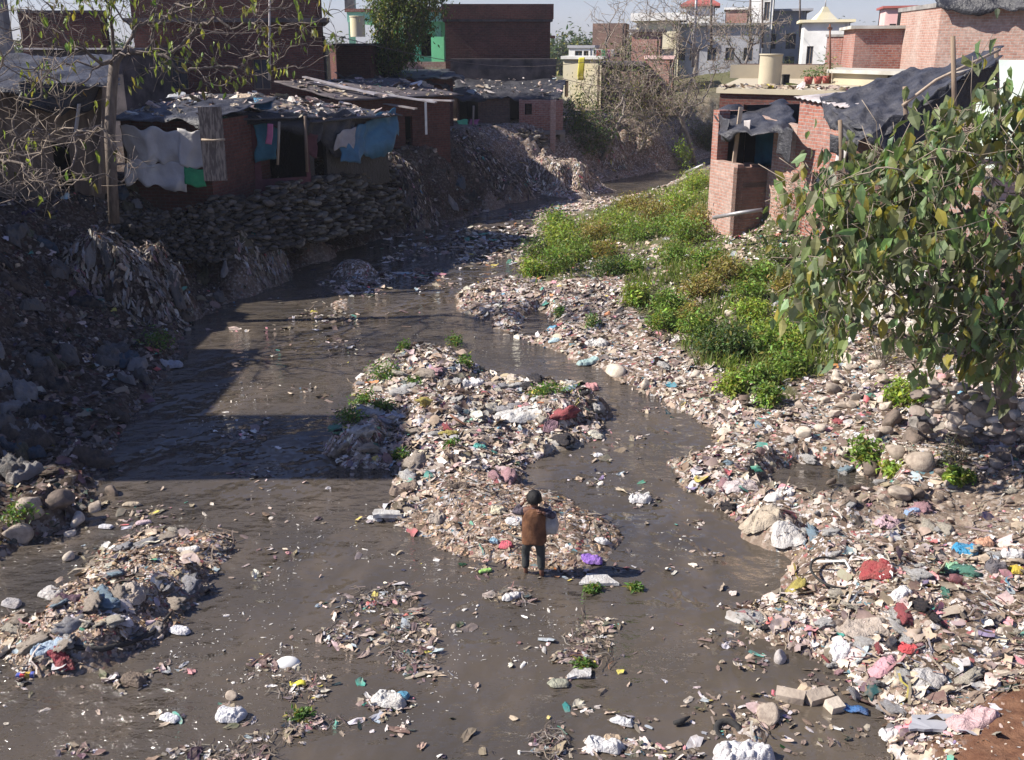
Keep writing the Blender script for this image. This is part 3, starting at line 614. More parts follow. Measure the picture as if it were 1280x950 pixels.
def house(name, label, fp, z0, z1, mat, wins={}, roof='concrete', rt=.18, over=.15, parapet=0, pmat=None, cat='house', group=None, sills=True, glass='window_glass'):
    """fp: front-left, front-right, back-right, back-left; wall 0 faces the camera, 3 is the left side; wins[i] = [(u0,u1,v0,v1,kind)]"""
    c = sum(fp, Vector((0, 0))) / 4; t = thing(name, label, cat, (c.x, c.y, z0), group)
    holes = {i: [w_[:4] for w_ in ws] for i, ws in wins.items()}
    shell(fp, z0 - .6, z1, mat, {i: [(h[0], h[1], h[2] + .6, h[3] + .6) for h in hs_] for i, hs_ in holes.items()}).build('wall', t)
    mb = MB(); slab(mb, outset(fp, over), z1 + .002, z1 + rt, roof)
    if parapet:
        q = fp; zz = z1 + rt + .002
        for i in range(4): wall_panel(mb, q[i], q[(i + 1) % 4], zz, zz + parapet, .14, pmat or mat, caps=False)
    mb.build('roof', t)
    for i, ws in wins.items():
        p0, p1 = fp[i], fp[(i + 1) % 4]; d = (p1 - p0).normalized(); n = Vector((d.y, -d.x))
        for u0, u1, v0, v1, kind in ws:
            def P(u, v, o): q = p0 + d * u - n * o; return Vector((q.x, q.y, z0 + v))
            if kind == 'open': continue
            f = MB(); fr = .05; fm = 'wood' if kind != 'white' else 'white_paint'
            for (a, b, c_, e_) in ((u0, u0 + fr, v0, v1), (u1 - fr, u1, v0, v1), (u0 + fr, u1 - fr, v1 - fr, v1), (u0 + fr, u1 - fr, v0, v0 + fr), ((u0 + u1) / 2 - .02, (u0 + u1) / 2 + .02, v0 + fr, v1 - fr)):
                f.hexa([P(a, c_, .13), P(b, c_, .13), P(b, c_, .07), P(a, c_, .07), P(a, e_, .13), P(b, e_, .13), P(b, e_, .07), P(a, e_, .07)], fm)
            w_ = f.build('door' if kind == 'door' else 'window', t)
            g_ = MB(); g_.hexa([P(u0 + fr, v0 + fr, .12), P(u1 - fr, v0 + fr, .12), P(u1 - fr, v0 + fr, .10), P(u0 + fr, v0 + fr, .10), P(u0 + fr, v1 - fr, .12), P(u1 - fr, v1 - fr, .12), P(u1 - fr, v1 - fr, .10), P(u0 + fr, v1 - fr, .10)], 'wood' if kind == 'door' else glass)
            gg = g_.build('panel' if kind == 'door' else 'pane'); gg.location = (0, 0, 0); gg.parent = w_; gg.location = -Vector(t.location)
    return t
def child(mb, name, t):        # build a mesh under a thing
    return mb.build(name, t)
def wrinkled(c4, nu, nv, amp, seed=0, sag=0, fringe=0):
    """grid between corners (TL,TR,BR,BL), pushed about by folds; returns P[i][j]"""
    a, b, c, d = [Vector(q) for q in c4]; nrm = (b - a).cross(d - a).normalized(); P = []
    for i in range(nu + 1):
        u = i / nu; row = []
        for j in range(nv + 1):
            v = j / nv; p = (a * (1 - u) + b * u) * (1 - v) + (d * (1 - u) + c * u) * v
            x = (b - a).length * u; y = (d - a).length * v
            f1 = float(fbm(np.array(x * 1.1 + seed * 7.7), np.array(y * .8 + seed * 3.1), 3)); f2 = abs(math.sin(x * 3.1 + y * 1.7 + seed + 3 * f1)) - .5
            q = p + nrm * amp * (f1 * 1.3 + f2 * .5)
            ed = amp * 1.3; q = q + (b - a).normalized() * ed * float(fbm(np.array(y * 3.1 + seed), np.array(x * .7 + 2.2), 2)) + (d - a).normalized() * ed * float(fbm(np.array(x * 3.1 + seed), np.array(y * .7 + 5.2), 2)) + nrm * amp * .10 * math.sin(x * 11 + 7 * f1 + seed)
            if sag: q.z -= sag * math.sin(math.pi * u) * math.sin(math.pi * min(v * 1.0, 1))
            if fringe and j == nv: q.z -= fringe * (float(vnoise(np.array(x * 2.3 + seed), np.array(3.3))) - .3)
            row.append(q)
        P.append(row)
    return P
def sheet(name, c4, mat, t, amp=.08, seed=0, n=(22, 14), sag=0, fringe=0, th=.012):
    mb = MB(); mb.grid(wrinkled(c4, n[0], n[1], amp, seed, sag, fringe), mat); o = mb.build(name, t)
    so_ = o.modifiers.new('thickness', 'SOLIDIFY'); so_.thickness = th
    return o
def junk_on(name, c4, n, seed, t=None, smin=.06, smax=.35, wt=W_MIX, label=None, dz=.02):
    """refuse and weights lying on a roof"""
    a, b, c, d = [np.array(q, float) for q in c4]; n = int(n * .45); r_ = np.random.RandomState(seed); u = r_.rand(n)[:, None]; v = r_.rand(n)[:, None]
    P = (a * (1 - u) + b * u) * (1 - v) + (d * (1 - u) + c * u) * v; P[:, 2] += dz
    nn = np.cross(b - a, d - a); nn = nn / np.linalg.norm(nn); nn = nn * np.sign(nn[2] + 1e-9); M = frames(np.tile(nn, (n, 1)), r_.rand(n) * 6.28, np.full(n, .3))
    s = np.minimum(smin * np.exp(np.abs(r_.randn(n)) * .8), smax); S = np.stack([s * r_.uniform(.8, 1.6, n), s, s * .6], -1)
    o = scatter(name, SHEETS, P, M, S, palette(wt, n, r_), 'litter', t, origin=t.location if t else None)
    tag(o, label, 'litter' if t is None else None, kind='stuff')
    return o
# ---- right bank: stepped brick huts
zf = 3.0
def rhut():
    w_ = Vector((.30, -.954)); o_ = Vector((.954, .30)); P0 = Vector((5.75, 29.6))
    # hut one: tarp roof, plinth, porch box
    t = thing('brick_hut', 'pale brick hut with black tarp roof and open porch above the grassy bank', 'hut', (P0.x + 1.5, P0.y - 1, .5))
    a = P0 + o_ * .95 ; b = P0 + w_ * 2.85 + o_ * .95; c = b + o_ * 3.0; d = P0 + o_ * 3.95
    mb = MB(); L = (b - a).length
    # river face (a far -> b near): opening above z 3
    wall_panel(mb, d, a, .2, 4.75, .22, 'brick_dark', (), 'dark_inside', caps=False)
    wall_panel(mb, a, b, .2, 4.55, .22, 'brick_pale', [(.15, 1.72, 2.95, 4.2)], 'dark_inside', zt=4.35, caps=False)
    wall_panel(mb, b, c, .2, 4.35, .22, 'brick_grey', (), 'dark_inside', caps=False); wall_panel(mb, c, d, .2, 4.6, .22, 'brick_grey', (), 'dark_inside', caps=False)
    child(mb, 'wall', t)
    mb = MB(); e0 = P0; e1 = P0 + w_ * 1.55; e2 = e1 + o_ * .95; e3 = P0 + o_ * .95
    wall_panel(mb, e3, e0, .1, 4.6, .2, 'brick_red', (), 'dark_inside', caps=False)
    wall_panel(mb, e0, e1, .1, 3.25, .2, 'brick_pale', (), 'brick_dark'); wall_panel(mb, e1, e2, -.1, 3.15, .2, 'brick_grey', (), 'brick_dark')
    fl = [e0 + o_ * .21, e1 + o_ * .21, e2 - o_ * .01, e3 - o_ * .01]; slab(mb, fl, 2.6, 2.75, 'concrete')
    q = P0 + w_ * .25 + o_ * .1; wall_panel(mb, P0, P0 + w_ * .34, 3.255, 4.62, .34, 'brick_red')
    child(mb, 'porch', t)
    mb = MB(); e = e1 + o_ * .12 - w_ * .45; mb.beam((e.x, e.y, 3.1), (e.x + .1, e.y, 4.75), .1, .1, 'wood_pale'); child(mb, 'post', t)
    k = lambda p, z: Vector((p.x, p.y, z))
    TL = A(893, 131, 30.4); TR = A(990, 128, 30.6); BR = A(990, 168, 26.4); BL = A(903, 168, 28.0)
    sheet('tarp_roof', [TL, TR, BR, BL], 'tarp_dusty', t, .16, 4, (30, 20), fringe=.25)
    sheet('tarp_flap', [A(972, 165, 26.9), A(990, 160, 26.3), A(987, 205, 26.35), A(970, 188, 26.8)], 'tarp_dusty', t, .10, 9, (10, 14))
    sheet('tarp_flap', [A(897, 140, 29.4), A(912, 150, 28.2), A(906, 178, 28.1), A(903, 172, 29.2)], 'tarp_dusty', t, .08, 11, (8, 14))
    g0 = a + w_ * .16 + o_ * .3; g1 = a + w_ * 1.0 + o_ * .5
    sheet('door_curtain', [k(g0, 4.5), k(g1, 4.5), k(g1 + w_ * .1, 3.1), k(g0, 3.0)], 'cloth_teal', t, .12, 5, (14, 10))
    sheet('rag', [A(930, 150, 27.9), A(938, 150, 27.7), A(937, 166, 27.6), A(931, 164, 27.9)], 'cloth_sack', t, .03, 6, (6, 8))
    # hut two: tall box with small window, tin sheet roof
    t = thing('brick_hut', 'tall orange brick hut with tiny window and white tin roof edge', 'hut', (b.x + 1, b.y - 1, .5))
    a2 = b + w_ * .01; b2 = a2 + w_ * 2.0; c2 = b2 + o_ * 2.6; d2 = a2 + o_ * 2.6; zt = A(1030, 138, b2.y).z
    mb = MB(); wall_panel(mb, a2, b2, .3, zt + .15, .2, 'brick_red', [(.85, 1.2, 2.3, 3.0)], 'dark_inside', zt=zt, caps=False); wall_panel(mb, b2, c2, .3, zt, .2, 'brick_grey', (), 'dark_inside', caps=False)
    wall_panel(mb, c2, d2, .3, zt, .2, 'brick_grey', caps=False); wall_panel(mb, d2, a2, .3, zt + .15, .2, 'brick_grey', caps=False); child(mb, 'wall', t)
    mb = MB(); q = outset([a2, b2, c2, d2], .12); P = [[Vector((*(q[0] * (1 - u) + q[1] * u), zt + .21 - .15 * u + .02 * math.sin(u * 60))) * (1 - v) + Vector((*(q[3] * (1 - u) + q[2] * u), zt + .40 - .15 * u + .02 * math.sin(u * 60))) * v for v in (0, .5, 1)] for u in [i / 60 for i in range(61)]]
    mb.grid(P, 'tin'); o = child(mb, 'roof', t); o.modifiers.new('thickness', 'SOLIDIFY').thickness = .02
    mb = MB()
    f0 = a2 + w_ * .85 + o_ * .08; f1 = a2 + w_ * 1.2 + o_ * .08
    for z_ in (2.62, 3.28): mb.beam(k(f0, z_), k(f1, z_), .05, .05, 'wood')
    for f_ in (f0, f1): mb.beam(k(f_, 2.6), k(f_, 3.3), .05, .05, 'wood')
    wn = child(mb, 'window', t)
    mb = MB(); mb.beam(k(f0 + o_ * .04, 2.95), k(f1 + o_ * .04, 2.95), .01, .6, 'window_glass'); p_ = mb.build('pane'); p_.parent = wn; p_.location = -Vector(t.location)
    return b2, c2, o_, w_
hb2, hc2, o_, w_ = rhut()
# tarp shed above
t = thing('tarp_shed', 'long sloping shed roof of dusty black tarpaulin weighed down over bamboo', 'shed', (9.5, 24, 3))
sheet('tarp_roof', [A(1026, 122, 26.5), A(1252, 55, 27.5), A(1247, 74, 23.0), A(1088, 172, 22.6)], 'tarp_dusty', t, .13, 2, (60, 30), fringe=.2)
sheet('tarp_side', [A(1088, 170, 22.65), A(1182, 106, 23.0), A(1186, 182, 22.9), A(1096, 190, 22.5)], 'tarp_black', t, .16, 3, (34, 24), fringe=.3)
sheet('tarp_flap', [A(1028, 124, 26.3), A(1090, 168, 22.7), A(1072, 182, 22.9), A(1030, 150, 25.2)], 'tarp_dusty', t, .14, 7, (24, 16), fringe=.3)
sheet('tarp_side', [A(1180, 108, 23.1), A(1246, 75, 23.1), A(1240, 118, 23.2), A(1186, 150, 23.1)], 'tarp_black', t, .10, 8, (20, 14), fringe=.2)
for p_ in ((1191, 45, 22.4, 200), (1131, 108, 22.8, 210), (1245, 60, 25, 150), (1050, 150, 23.4, 230)):
    mb = MB(); q = A(p_[0], p_[1], p_[2]); r_ = A(p_[0], p_[3], p_[2]); mb.tube([q, (q + r_) / 2 + Vector((.03, 0, 0)), r_], [.05, .055, .06], 'wood', 7); child(mb, 'pole', t)
mb = MB(); mb.tube([A(1128, 132, 22.75), A(1170, 100, 22.9), A(1250, 62, 22.95)], .035, 'wood_pale', 6); mb.tube([A(1188, 95, 22.9), A(1214, 88, 23.5)], .05, 'stone_pale', 6); child(mb, 'ridge_pole', t)
mb = MB(); wall_panel(mb, V2(A(1048, 170, 24.2)), V2(A(1120, 170, 23.6)), .8, 4.2, .2, 'brick_grey'); wall_panel(mb, V2(A(1120, 170, 23.6)), V2(A(1300, 170, 22.8)), .8, 3.9, .2, 'brick_pale', [(1.2, 2.2, 1.2, 3.0)]); child(mb, 'wall', t)
for i_, (x_, y_, z_) in enumerate(((1046, 195, 24.0), (1060, 205, 23.9), (1040, 180, 24.1))):
    sheet('plastic_rag', [A(x_, y_ - 14, z_), A(x_ + 13, y_ - 12, z_ - .2), A(x_ + 9, y_ + 12, z_ - .1), A(x_ - 2, y_ + 8, z_)], ('cloth_white', 'tarp_black', 'tarp_dusty')[i_], t, .07, 20 + i_, (8, 8))
# drain pipe across the foundation
t = MB(); t.tube([A(892, 272, 27.4), A(925, 266, 26.7), A(953, 262, 26.6)], .055, 'metal_pole', 8); tag(t.build('drain_pipe', origin=A(892, 272, 27.4)), 'grey drain pipe jutting out of the brick foundation wall', 'pipe')
# low walls beyond tree: broken pale stone wall
def rubble_wall(name, label, path, z0, z1, n, seed, mat_c, size=.22, th=.35, lean=.0, cat='wall'):
    """a wall of stacked stones or sandbags between way-points; z0,z1 lists per way-point"""
    r_ = np.random.RandomState(seed); pts = [V2(p) for p in path]; Ls = [(pts[i + 1] - pts[i]).length for i in range(len(pts) - 1)]; T = sum(Ls)
    P, M, S, C = [], [], [], []; hh = size * (.36 if cat == 'bags' else .55)
    s_ = 0
    while s_ < T:
        q = s_; i = 0
        while i < len(Ls) - 1 and q > Ls[i]: q -= Ls[i]; i += 1
        f = q / Ls[i]; p = pts[i] * (1 - f) + pts[i + 1] * f; d = (pts[i + 1] - pts[i]).normalized(); nr = Vector((d.y, -d.x))
        a = z0[i] * (1 - f) + z0[i + 1] * f; b = z1[i] * (1 - f) + z1[i + 1] * f; z = a; row = 0
        while z < b:
            off = r_.uniform(-.1, .1); pp = p + d * (size * .5 * (row % 2) + off * size) - nr * lean * (z - a) + nr * r_.uniform(-.25, .25) * size
            k9 = r_.uniform(.6, 1.35); P.append((pp.x + r_.uniform(-.3, .3) * size, pp.y + r_.uniform(-.3, .3) * size, z + hh / 2)); an = math.atan2(d.y, d.x) + r_.uniform(-.4, .4); M.append(np.array(Matrix.Rotation(an, 3, 'Z') @ Matrix.Rotation(r_.randn() * .2, 3, 'Y')))
            S.append((size * 1.1 * k9, th * k9, hh * 1.35 * k9)); C.append(np.array(mat_c[r_.randint(len(mat_c))]) * r_.uniform(.7, 1.2)); z += hh * r_.uniform(.6, 1.0); row += 1
        s_ += size * .8
    P = np.array(P); o = scatter(name, ROUND if cat == 'bags' else ROCKW, P, np.array(M), np.array(S), np.array(C), 'wall_stone', smooth=False, origin=(P[:, 0].mean(), P[:, 1].mean(), P[:, 2].min()))
    return tag(o, label, 'wall')
ROCKW = [lump_proto(np.random.RandomState(150 + i), 2, .12, .9, True) for i in range(9)]
ROUND = [lump_proto(np.random.RandomState(50 + i), 2, .10, .9) for i in range(8)]
STC = [(.42, .36, .31), (.30, .26, .22), (.52, .47, .42), (.22, .18, .155)]
SBC = [(.15, .125, .09), (.19, .165, .13), (.08, .065, .05), (.24, .21, .16), (.05, .04, .035), (.10, .085, .06)]
rubble_wall('stone_wall', 'pale dry stone wall half hidden behind the large-leaved tree', [V2(A(1030, 300, 21.5)), V2(A(1130, 380, 18.6)), V2(A(1200, 400, 17.3))], [.9, 1.1, 1.2], [2.6, 2.3, 2.3], 0, 3, [(.6, .54, .47), (.5, .44, .38), (.66, .6, .55)], .27, .3, .1)
rubble_wall('stone_wall', 'dark dry stone retaining wall under the large-leaved tree trunk', [V2(A(1150, 500, 14.5)), V2(A(1215, 500, 14.0)), V2(A(1300, 520, 13.4))], [.75, .75, .8], [1.45, 1.5, 1.45], 0, 4, STC, .24, .3, .1)
mb = MB(); wall_panel(mb, V2(A(1150, 250, 19.5)), V2(A(1225, 250, 18.8)), 1.0, 3.9, .2, 'brick_pale'); wall_panel(mb, V2(A(1225, 250, 18.8)), V2(A(1330, 250, 18.2)), 1.0, 3.4, .2, 'brick_grey')
tag(mb.build('brick_wall', origin=A(1190, 330, 19)), 'rough low brick wall seen in gaps behind the large-leaved tree', 'wall')
# low flat-roofed building with parapet, tank
fp = [V2(A(900, 118, 34)), V2(A(1062, 118, 31.5)), V2(A(1080, 90, 44)), V2(A(930, 95, 46))]
t = house('flat_roof_building', 'low dark brick building with flat roof terrace behind the tarp huts', fp, 2.9, zat(118, 33), 'brick_dark', {}, 'beige', .16, .12, cat='building')
junk_on('roof_debris', [(*fp[0], zat(118, 33) + .16), (*fp[1], zat(118, 33) + .16), (fp[1].x + .3, fp[1].y + 2, zat(118, 33) + .16), (fp[0].x + .3, fp[0].y + 2, zat(118, 33) + .16)], 260, 5, t, .1, .4, W_DRY)
zr = zat(118, 33) + .16
mb = MB(); wall_panel(mb, V2(A(912, 100, 45)), V2(A(1052, 90, 44)), zr + .003, zr + .55, .2, 'beige'); tag(mb.build('parapet_wall', origin=A(980, 100, 45)), 'low beige parapet wall at the back of the roof terrace', 'wall')
mb = MB(); wall_panel(mb, V2(A(925, 82, 52)), V2(A(1050, 78, 50)), 4.3, zat(80, 51), .2, 'brick_grey'); tag(mb.build('brick_wall', origin=A(980, 90, 51)), 'long grey brick wall beyond the roof terrace', 'wall')
def cyl(name, label, cat, c, r, h, mat, lid=None, n=24, group=None):
    t = thing(name, label, cat, c, group); mb = MB(); P = [[Vector((c[0] + r * k_ * math.cos(a), c[1] + r * k_ * math.sin(a), c[2] + z)) for k_, z in ((1, 0), (1.0, h * .3), (1.0, h * .7), (1, h))] for a in [i * 2 * math.pi / n for i in range(n + 1)]]
    mb.grid(P, mat); mb.face([row[-1] for row in P[:-1]], mat); child(mb, 'body', t)
    mb = MB(); mb.tube([(c[0], c[1], c[2] + h + .003), (c[0], c[1], c[2] + h + .06)], r * 1.06, lid or mat, n); child(mb, 'rim', t); return t
q = A(961, 112, 37); cyl('water_tank', 'cream cylindrical water tank standing on the roof terrace', 'water tank', (q.x, q.y, zr), .39, .98, 'beige')
q = A(981, 110, 37.5); cyl('bucket', 'black bucket beside the cream water tank', 'bucket', (q.x, q.y, zr), .14, .28, 'rubber')
def pot_plant(px, py, Y, label, seed, hgt=.55):
    q = A(px, py, Y); t = thing('potted_plant', label, 'potted plant', (q.x, q.y, zr)); mb = MB(); mb.tube([(q.x, q.y, zr), (q.x, q.y, zr + .26)], [.12, .17], 'red_roof', 12); child(mb, 'pot', t)
    r_ = np.random.RandomState(seed); n = 90; P = np.array([q.x, q.y, zr + .26 + hgt * .5]) + r_.randn(n, 3) * [.13, .13, hgt * .25]; leafset('foliage', P, .07, .13, t, seed, (.07, .13, .04))
def leaf_proto(rs_, droop=.5, wide=.42):
    xs = np.linspace(0, 1, 4); wd = np.array([.08, 1, .78, .04]) * wide * .5; V = []
    for x, w0 in zip(xs, wd):
        z = -droop * x ** 2 * rs_.uniform(.6, 1.2); V += [(x, -w0, z + w0 * .35), (x, 0, z), (x, w0, z + w0 * .35)]
    F_ = []
    for i in range(3):
        for j in range(2): k_ = i * 3 + j; F_.append((k_, k_ + 3, k_ + 4, k_ + 1))
    return np.array(V), np.array(F_)
LEAVES = [leaf_proto(np.random.RandomState(70 + i), .15 + .08 * i) for i in range(8)]
def leafset(name, P, smin, smax, t, seed, c0, var=.35, hang=.0, origin=None, yel=.08, wide=1.0, mat='leaf'):
    r_ = np.random.RandomState(seed); n = len(P)
    d = r_.randn(n, 3); d[:, 2] = d[:, 2] * .6 - hang * 2.2; d /= np.linalg.norm(d, axis=1)[:, None]
    up_ = r_.randn(n, 3) * .5 + [0, 0, 1]; v = np.cross(up_, d); v /= np.linalg.norm(v, axis=1)[:, None] + 1e-9; M = np.stack([d, v, np.cross(d, v)], -1)
    s = r_.uniform(smin, smax, n); C = np.array(c0)[None] * np.exp(r_.randn(n, 1) * var) * (1 + r_.randn(n, 3) * .12); y_ = r_.rand(n) < yel; C[y_] = np.array([.30, .26, .05]) * r_.uniform(.5, 1.2, (y_.sum(), 1))
    return scatter(name, LEAVES, P, M, np.stack([s, s * wide, s], -1), np.clip(C, .004, .6), mat, t, False, origin if origin is not None else (t.location if t else None))
pot_plant(1022, 108, 38, 'short bushy plant in clay pot on the roof terrace', 1, .3); pot_plant(1032, 108, 38.4, 'tallest leafy plant in clay pot on the roof terrace', 2, .9); pot_plant(1010, 108, 37.5, 'sparse plant in clay pot left of the taller pots', 3, .25)
o = sheet('yellow_cloth', [A(983, 104, 37), A(997, 105, 36.8), A(998, 110, 36.5), A(984, 110, 36.6)], 'yellow', None, .05, 3, (8, 6)); tag(o, 'crumpled yellow cloth left on the roof terrace beside the bucket', 'cloth')
# brick box on roof right
fp, z1 = footprint(1070, 41.5, 1136, 41, 36, 3.2); fp[3] = V2(A(1055, 40, 46)); fp[2] = V2(A(1150, 40, 45.5))
house('brick_building', 'square red brick room with thin concrete roof on the right skyline', fp, 3, z1, 'brick_red', {}, 'concrete_pale', .12, .2, cat='building')
fp, z1 = footprint(1034, 46.5, 1054, 46, 46, 2.5); house('brick_building', 'narrow brick stair tower left of the square brick room', fp, 3, z1, 'brick_red', {}, 'concrete', .1, .05, cat='building')
# beige slab wall below
mb = MB(); q = [V2(A(1040, 100, 38)), V2(A(1118, 100, 35)), V2(A(1125, 100, 38)), V2(A(1050, 100, 41))]; shell(q, 2.9, zat(92, 37), 'beige').v; sm_ = shell(q, 2.9, zat(92, 37), 'beige'); slab(sm_, outset(q, .2), zat(92, 37) + .003, zat(92, 37) + .13, 'concrete_pale')
tag(sm_.build('beige_store', origin=(q[0].x, q[0].y, 3)), 'low beige plastered store with thin slab roof beside the black tarp', 'store')
# big brick building right with tarp on top
a = V2(A(1122, 40, 42)); b = V2(A(1173, 40, 36.5)); c = V2(A(1420, 40, 33)); d = c + (a - b) * 1.0
fp = [b, c, d, a]; t = house('brick_building', 'large unplastered brick building with black tarp over its roof edge', fp, 2.9, zat(8, 36), 'brick_pale', {}, 'concrete', .15, .05, cat='building')
sheet('roof_tarp', [A(1165, -12, 37), A(1400, -25, 33), A(1400, 8, 32.7), A(1172, 10, 36.2)], 'tarp_black', t, .12, 12, (40, 10), fringe=.35)
mb = MB(); wall_panel(mb, V2(A(1226, 90, 30)), V2(A(1330, 90, 28)), 2.9, zat(75, 29), .15, 'pale_mint', [(1.6, 2.1, 1.6, 2.1)]); tag(mb.build('mint_wall', origin=A(1260, 90, 29)), 'pale mint painted wall at the right edge behind the tree', 'wall')
# ---- far right skyline
def far_house(name, label, pxl, pxr, Y, pyt, mat, z0=3.5, D=6, wins=(), dY=0, **kw):
    dY = dY or min((pxr - pxl) / FPX * Y * .5, 3); fp, z1 = footprint(pxl, Y + dY, pxr, Y, pyt, D, -.35); L = (fp[1] - fp[0]).length
    ws = [(u0 * L, u1 * L, v0, v1, 'frame') for u0, u1, v0, v1 in wins]
    return house(name, label, fp, z0, z1, mat, {0: ws}, cat=kw.pop('cat', 'house'), **kw), fp, z1
t, fp, z1 = far_house('temple', 'small white temple with a pale pyramid spire on the hill', 1006, 1062, 72, 28, 'white_paint', 4, 4, [(.1, .25, 1.2, 2.4), (.6, .8, 1.2, 2.2)], cat='temple', roof='cream', over=.35)
c = sum(fp, Vector((0, 0))) / 4; mb = MB(); zt = z1 + .18
ap = Vector((*(fp[0] * .45 + fp[1] * .35 + fp[2] * .1 + fp[3] * .1), A(1035, 8, 73).z)); base = [Vector((ap.x + x_, ap.y + y_, zt)) for x_, y_ in ((-.75, -.7), (.75, -.7), (.75, .7), (-.75, .7))]
top = [Vector((ap.x + x_ * .12, ap.y + y_ * .12, ap.z)) for x_, y_ in ((-1, -1), (1, -1), (1, 1), (-1, 1))]
mid = [(base[i] * .42 + top[i] * .58) - Vector(((base[i].x - ap.x) * .10, (base[i].y - ap.y) * .1, 0)) for i in range(4)]
for i in range(4):
    j = (i + 1) % 4; mb.face([base[i], base[j], mid[j], mid[i]], 'cream'); mb.face([mid[i], mid[j], top[j], top[i]], 'cream')
mb.face(top, 'cream'); child(mb, 'spire', t); mb = MB(); mb.tube([(ap.x, ap.y, ap.z), (ap.x, ap.y, ap.z + .5)], [.05, .02], 'metal_pole'); child(mb, 'finial', t)
far_house('house', 'pink rendered house with a red roof edge beside the large brick building', 1108, 1150, 88, 10, 'pink_paint', 4, 5, [(.15, .35, 3.0, 4.2), (.6, .85, 3.0, 4.2)], roof='red_roof', over=.3)
far_house('house', 'low long white and grey house right of the temple', 1060, 1125, 92, 38, 'white_paint', 4, 6, [(.1, .2, 1, 2), (.4, .5, 1, 2), (.75, .85, 1, 2)], roof='grey_paint', over=.3)
t, fp, z1 = far_house('house', 'wide grey concrete house with deep eaves on the hilltop', 958, 1008, 88, 14, 'grey_paint', 5, 7, [(.1, .3, 1.2, 2.4), (.55, .8, 1.2, 2.4), (.1, .3, -.6, .6), (.55, .8, -.6, .6)], roof='grey_paint', over=.5)
far_house('house', 'white block tower with a narrow dark window on the hilltop', 939, 968, 86, -6, 'white_paint', 5, 4, [(.6, .85, 3.4, 4.8), (.15, .35, 2, 3)], roof='white_paint', over=.2)
far_house('house', 'brown brick house with railing left of the white block tower', 908, 938, 92, 12, 'brick_red', 5, 5, [(.2, .4, 2, 3), (.6, .8, 2, 3)], roof='white_paint', over=.2)
t, fp, z1 = far_house('house', 'small white house with a hipped red roof on the skyline', 858, 893, 94, 8, 'white_paint', 5, 4, [(.15, .32, 2.4, 3.4), (.6, .8, 2.4, 3.4)], roof='red_roof', over=.5)
c = sum(fp, Vector((0, 0))) / 4; mb = MB(); ot = outset(fp, .5); b3 = [Vector((p.x, p.y, z1 + .185)) for p in ot]; r0 = Vector((*((fp[0] + fp[3]) / 2 * .7 + c * .3), z1 + .75)); r1 = Vector((*((fp[1] + fp[2]) / 2 * .7 + c * .3), z1 + .75))
for q in ([b3[0], b3[1], r1, r0], [b3[2], b3[3], r0, r1], [b3[1], b3[2], r1], [b3[3], b3[0], r0]): mb.face(q, 'red_roof')
child(mb, 'hip_roof', t)
far_house('house', 'long white bungalow with thick flat roof on the hill', 796, 850, 86, 26, 'cream', 4.6, 6, [(.1, .9, .6, 1.6)], roof='white_paint', rt=.6, over=.5)
far_house('house', 'low grey house with dark verandah in the middle of the hill', 842, 955, 84, 32, 'grey_paint', 4.5, 5, [(.05, .15, .8, 1.8), (.2, .3, .8, 1.8), (.4, .5, .8, 1.8), (.6, .7, .8, 1.8), (.8, .9, .8, 1.8)], roof='concrete', over=.4)
far_house('brick_building', 'tall bare brick wall block left of the white bungalow', 741, 782, 86, 30, 'brick_grey', 3.5, 5, [], roof='brick_grey', rt=.06, over=.0, cat='building')
far_house('hut', 'brick hut with dark doorway below the white bungalow', 790, 826, 76, 40, 'brick_red', 3.4, 4, [(.3, .9, .9, 1.9)], roof='concrete_dark', over=.3, cat='hut')
t, fp, z1 = far_house('house', 'small yellow and white house hung with washing beyond the left bank', 704, 752, 66, 74, 'cream', 2.7, 4, [(.05, .15, .6, 1.6)], roof='white_paint', over=.15)
far_house('house', 'white upper room behind the washing lines left of centre', 711, 742, 72, 60, 'white_paint', 3, 4, [(.25, .55, 2.4, 3.1), (.6, .8, 2.4, 3.1)], roof='grey_paint', over=.1)
o = sheet('yellow_cloth', [A(723, 72, 65.4), A(731, 72, 65.4), A(730, 100, 65.2), A(722, 100, 65.2)], 'yellow', None, .03, 4, (6, 12)); tag(o, 'tall bright yellow cloth hanging on the small far house', 'cloth')
t, fp, z1 = far_house('hut', 'long low hut roofed with junk right of the yellow house', 752, 800, 60, 82, 'brick_grey', 3.0, 5, [(.1, .2, .5, 1.5)], roof='concrete_dark', over=.2, cat='hut')
far_house('hut', 'brick kiosk with bright red top band between the bare trees', 806, 842, 62, 74, 'brick_red', 3.0, 3, [(.3, .6, .4, 1.2)], roof='pink_paint', over=.05, cat='hut')
far_house('hut', 'pale hut with blue shutter low on the slope behind the bare trees', 775, 812, 66, 104, 'concrete_pale', 2.0, 3, [(.3, .6, .3, 1.1)], roof='tin', over=.2, cat='hut', rt=.06)
for i_, (x_, c_, l_) in enumerate(((746, 'red_roof', 'dark red shirt'), (752, 'cloth_green', 'green shirt'), (758, 'cloth_pink', 'pink shirt'), (764, 'cloth_white', 'white shirt'), (770, 'cloth_maroon', 'maroon shawl'), (776, 'rust', 'rust orange shirt'))):
    o = sheet('washing', [A(x_, 62, 68), A(x_ + 4.5, 62, 68), A(x_ + 5, 72, 68), A(x_, 71, 68)], c_, None, .04, i_, (5, 7)); tag(o, l_ + ' drying on the far washing line', 'washing', 'washing on the far line')
mb = MB(); mb.tube([A(742, 61.5, 68), A(762, 63, 68), A(783, 61.5, 68)], .012, 'cloth_white', 4); tag(mb.build('washing_line', origin=A(742, 61, 68)), 'thin cord strung between far houses and hung with clothes', 'washing line')
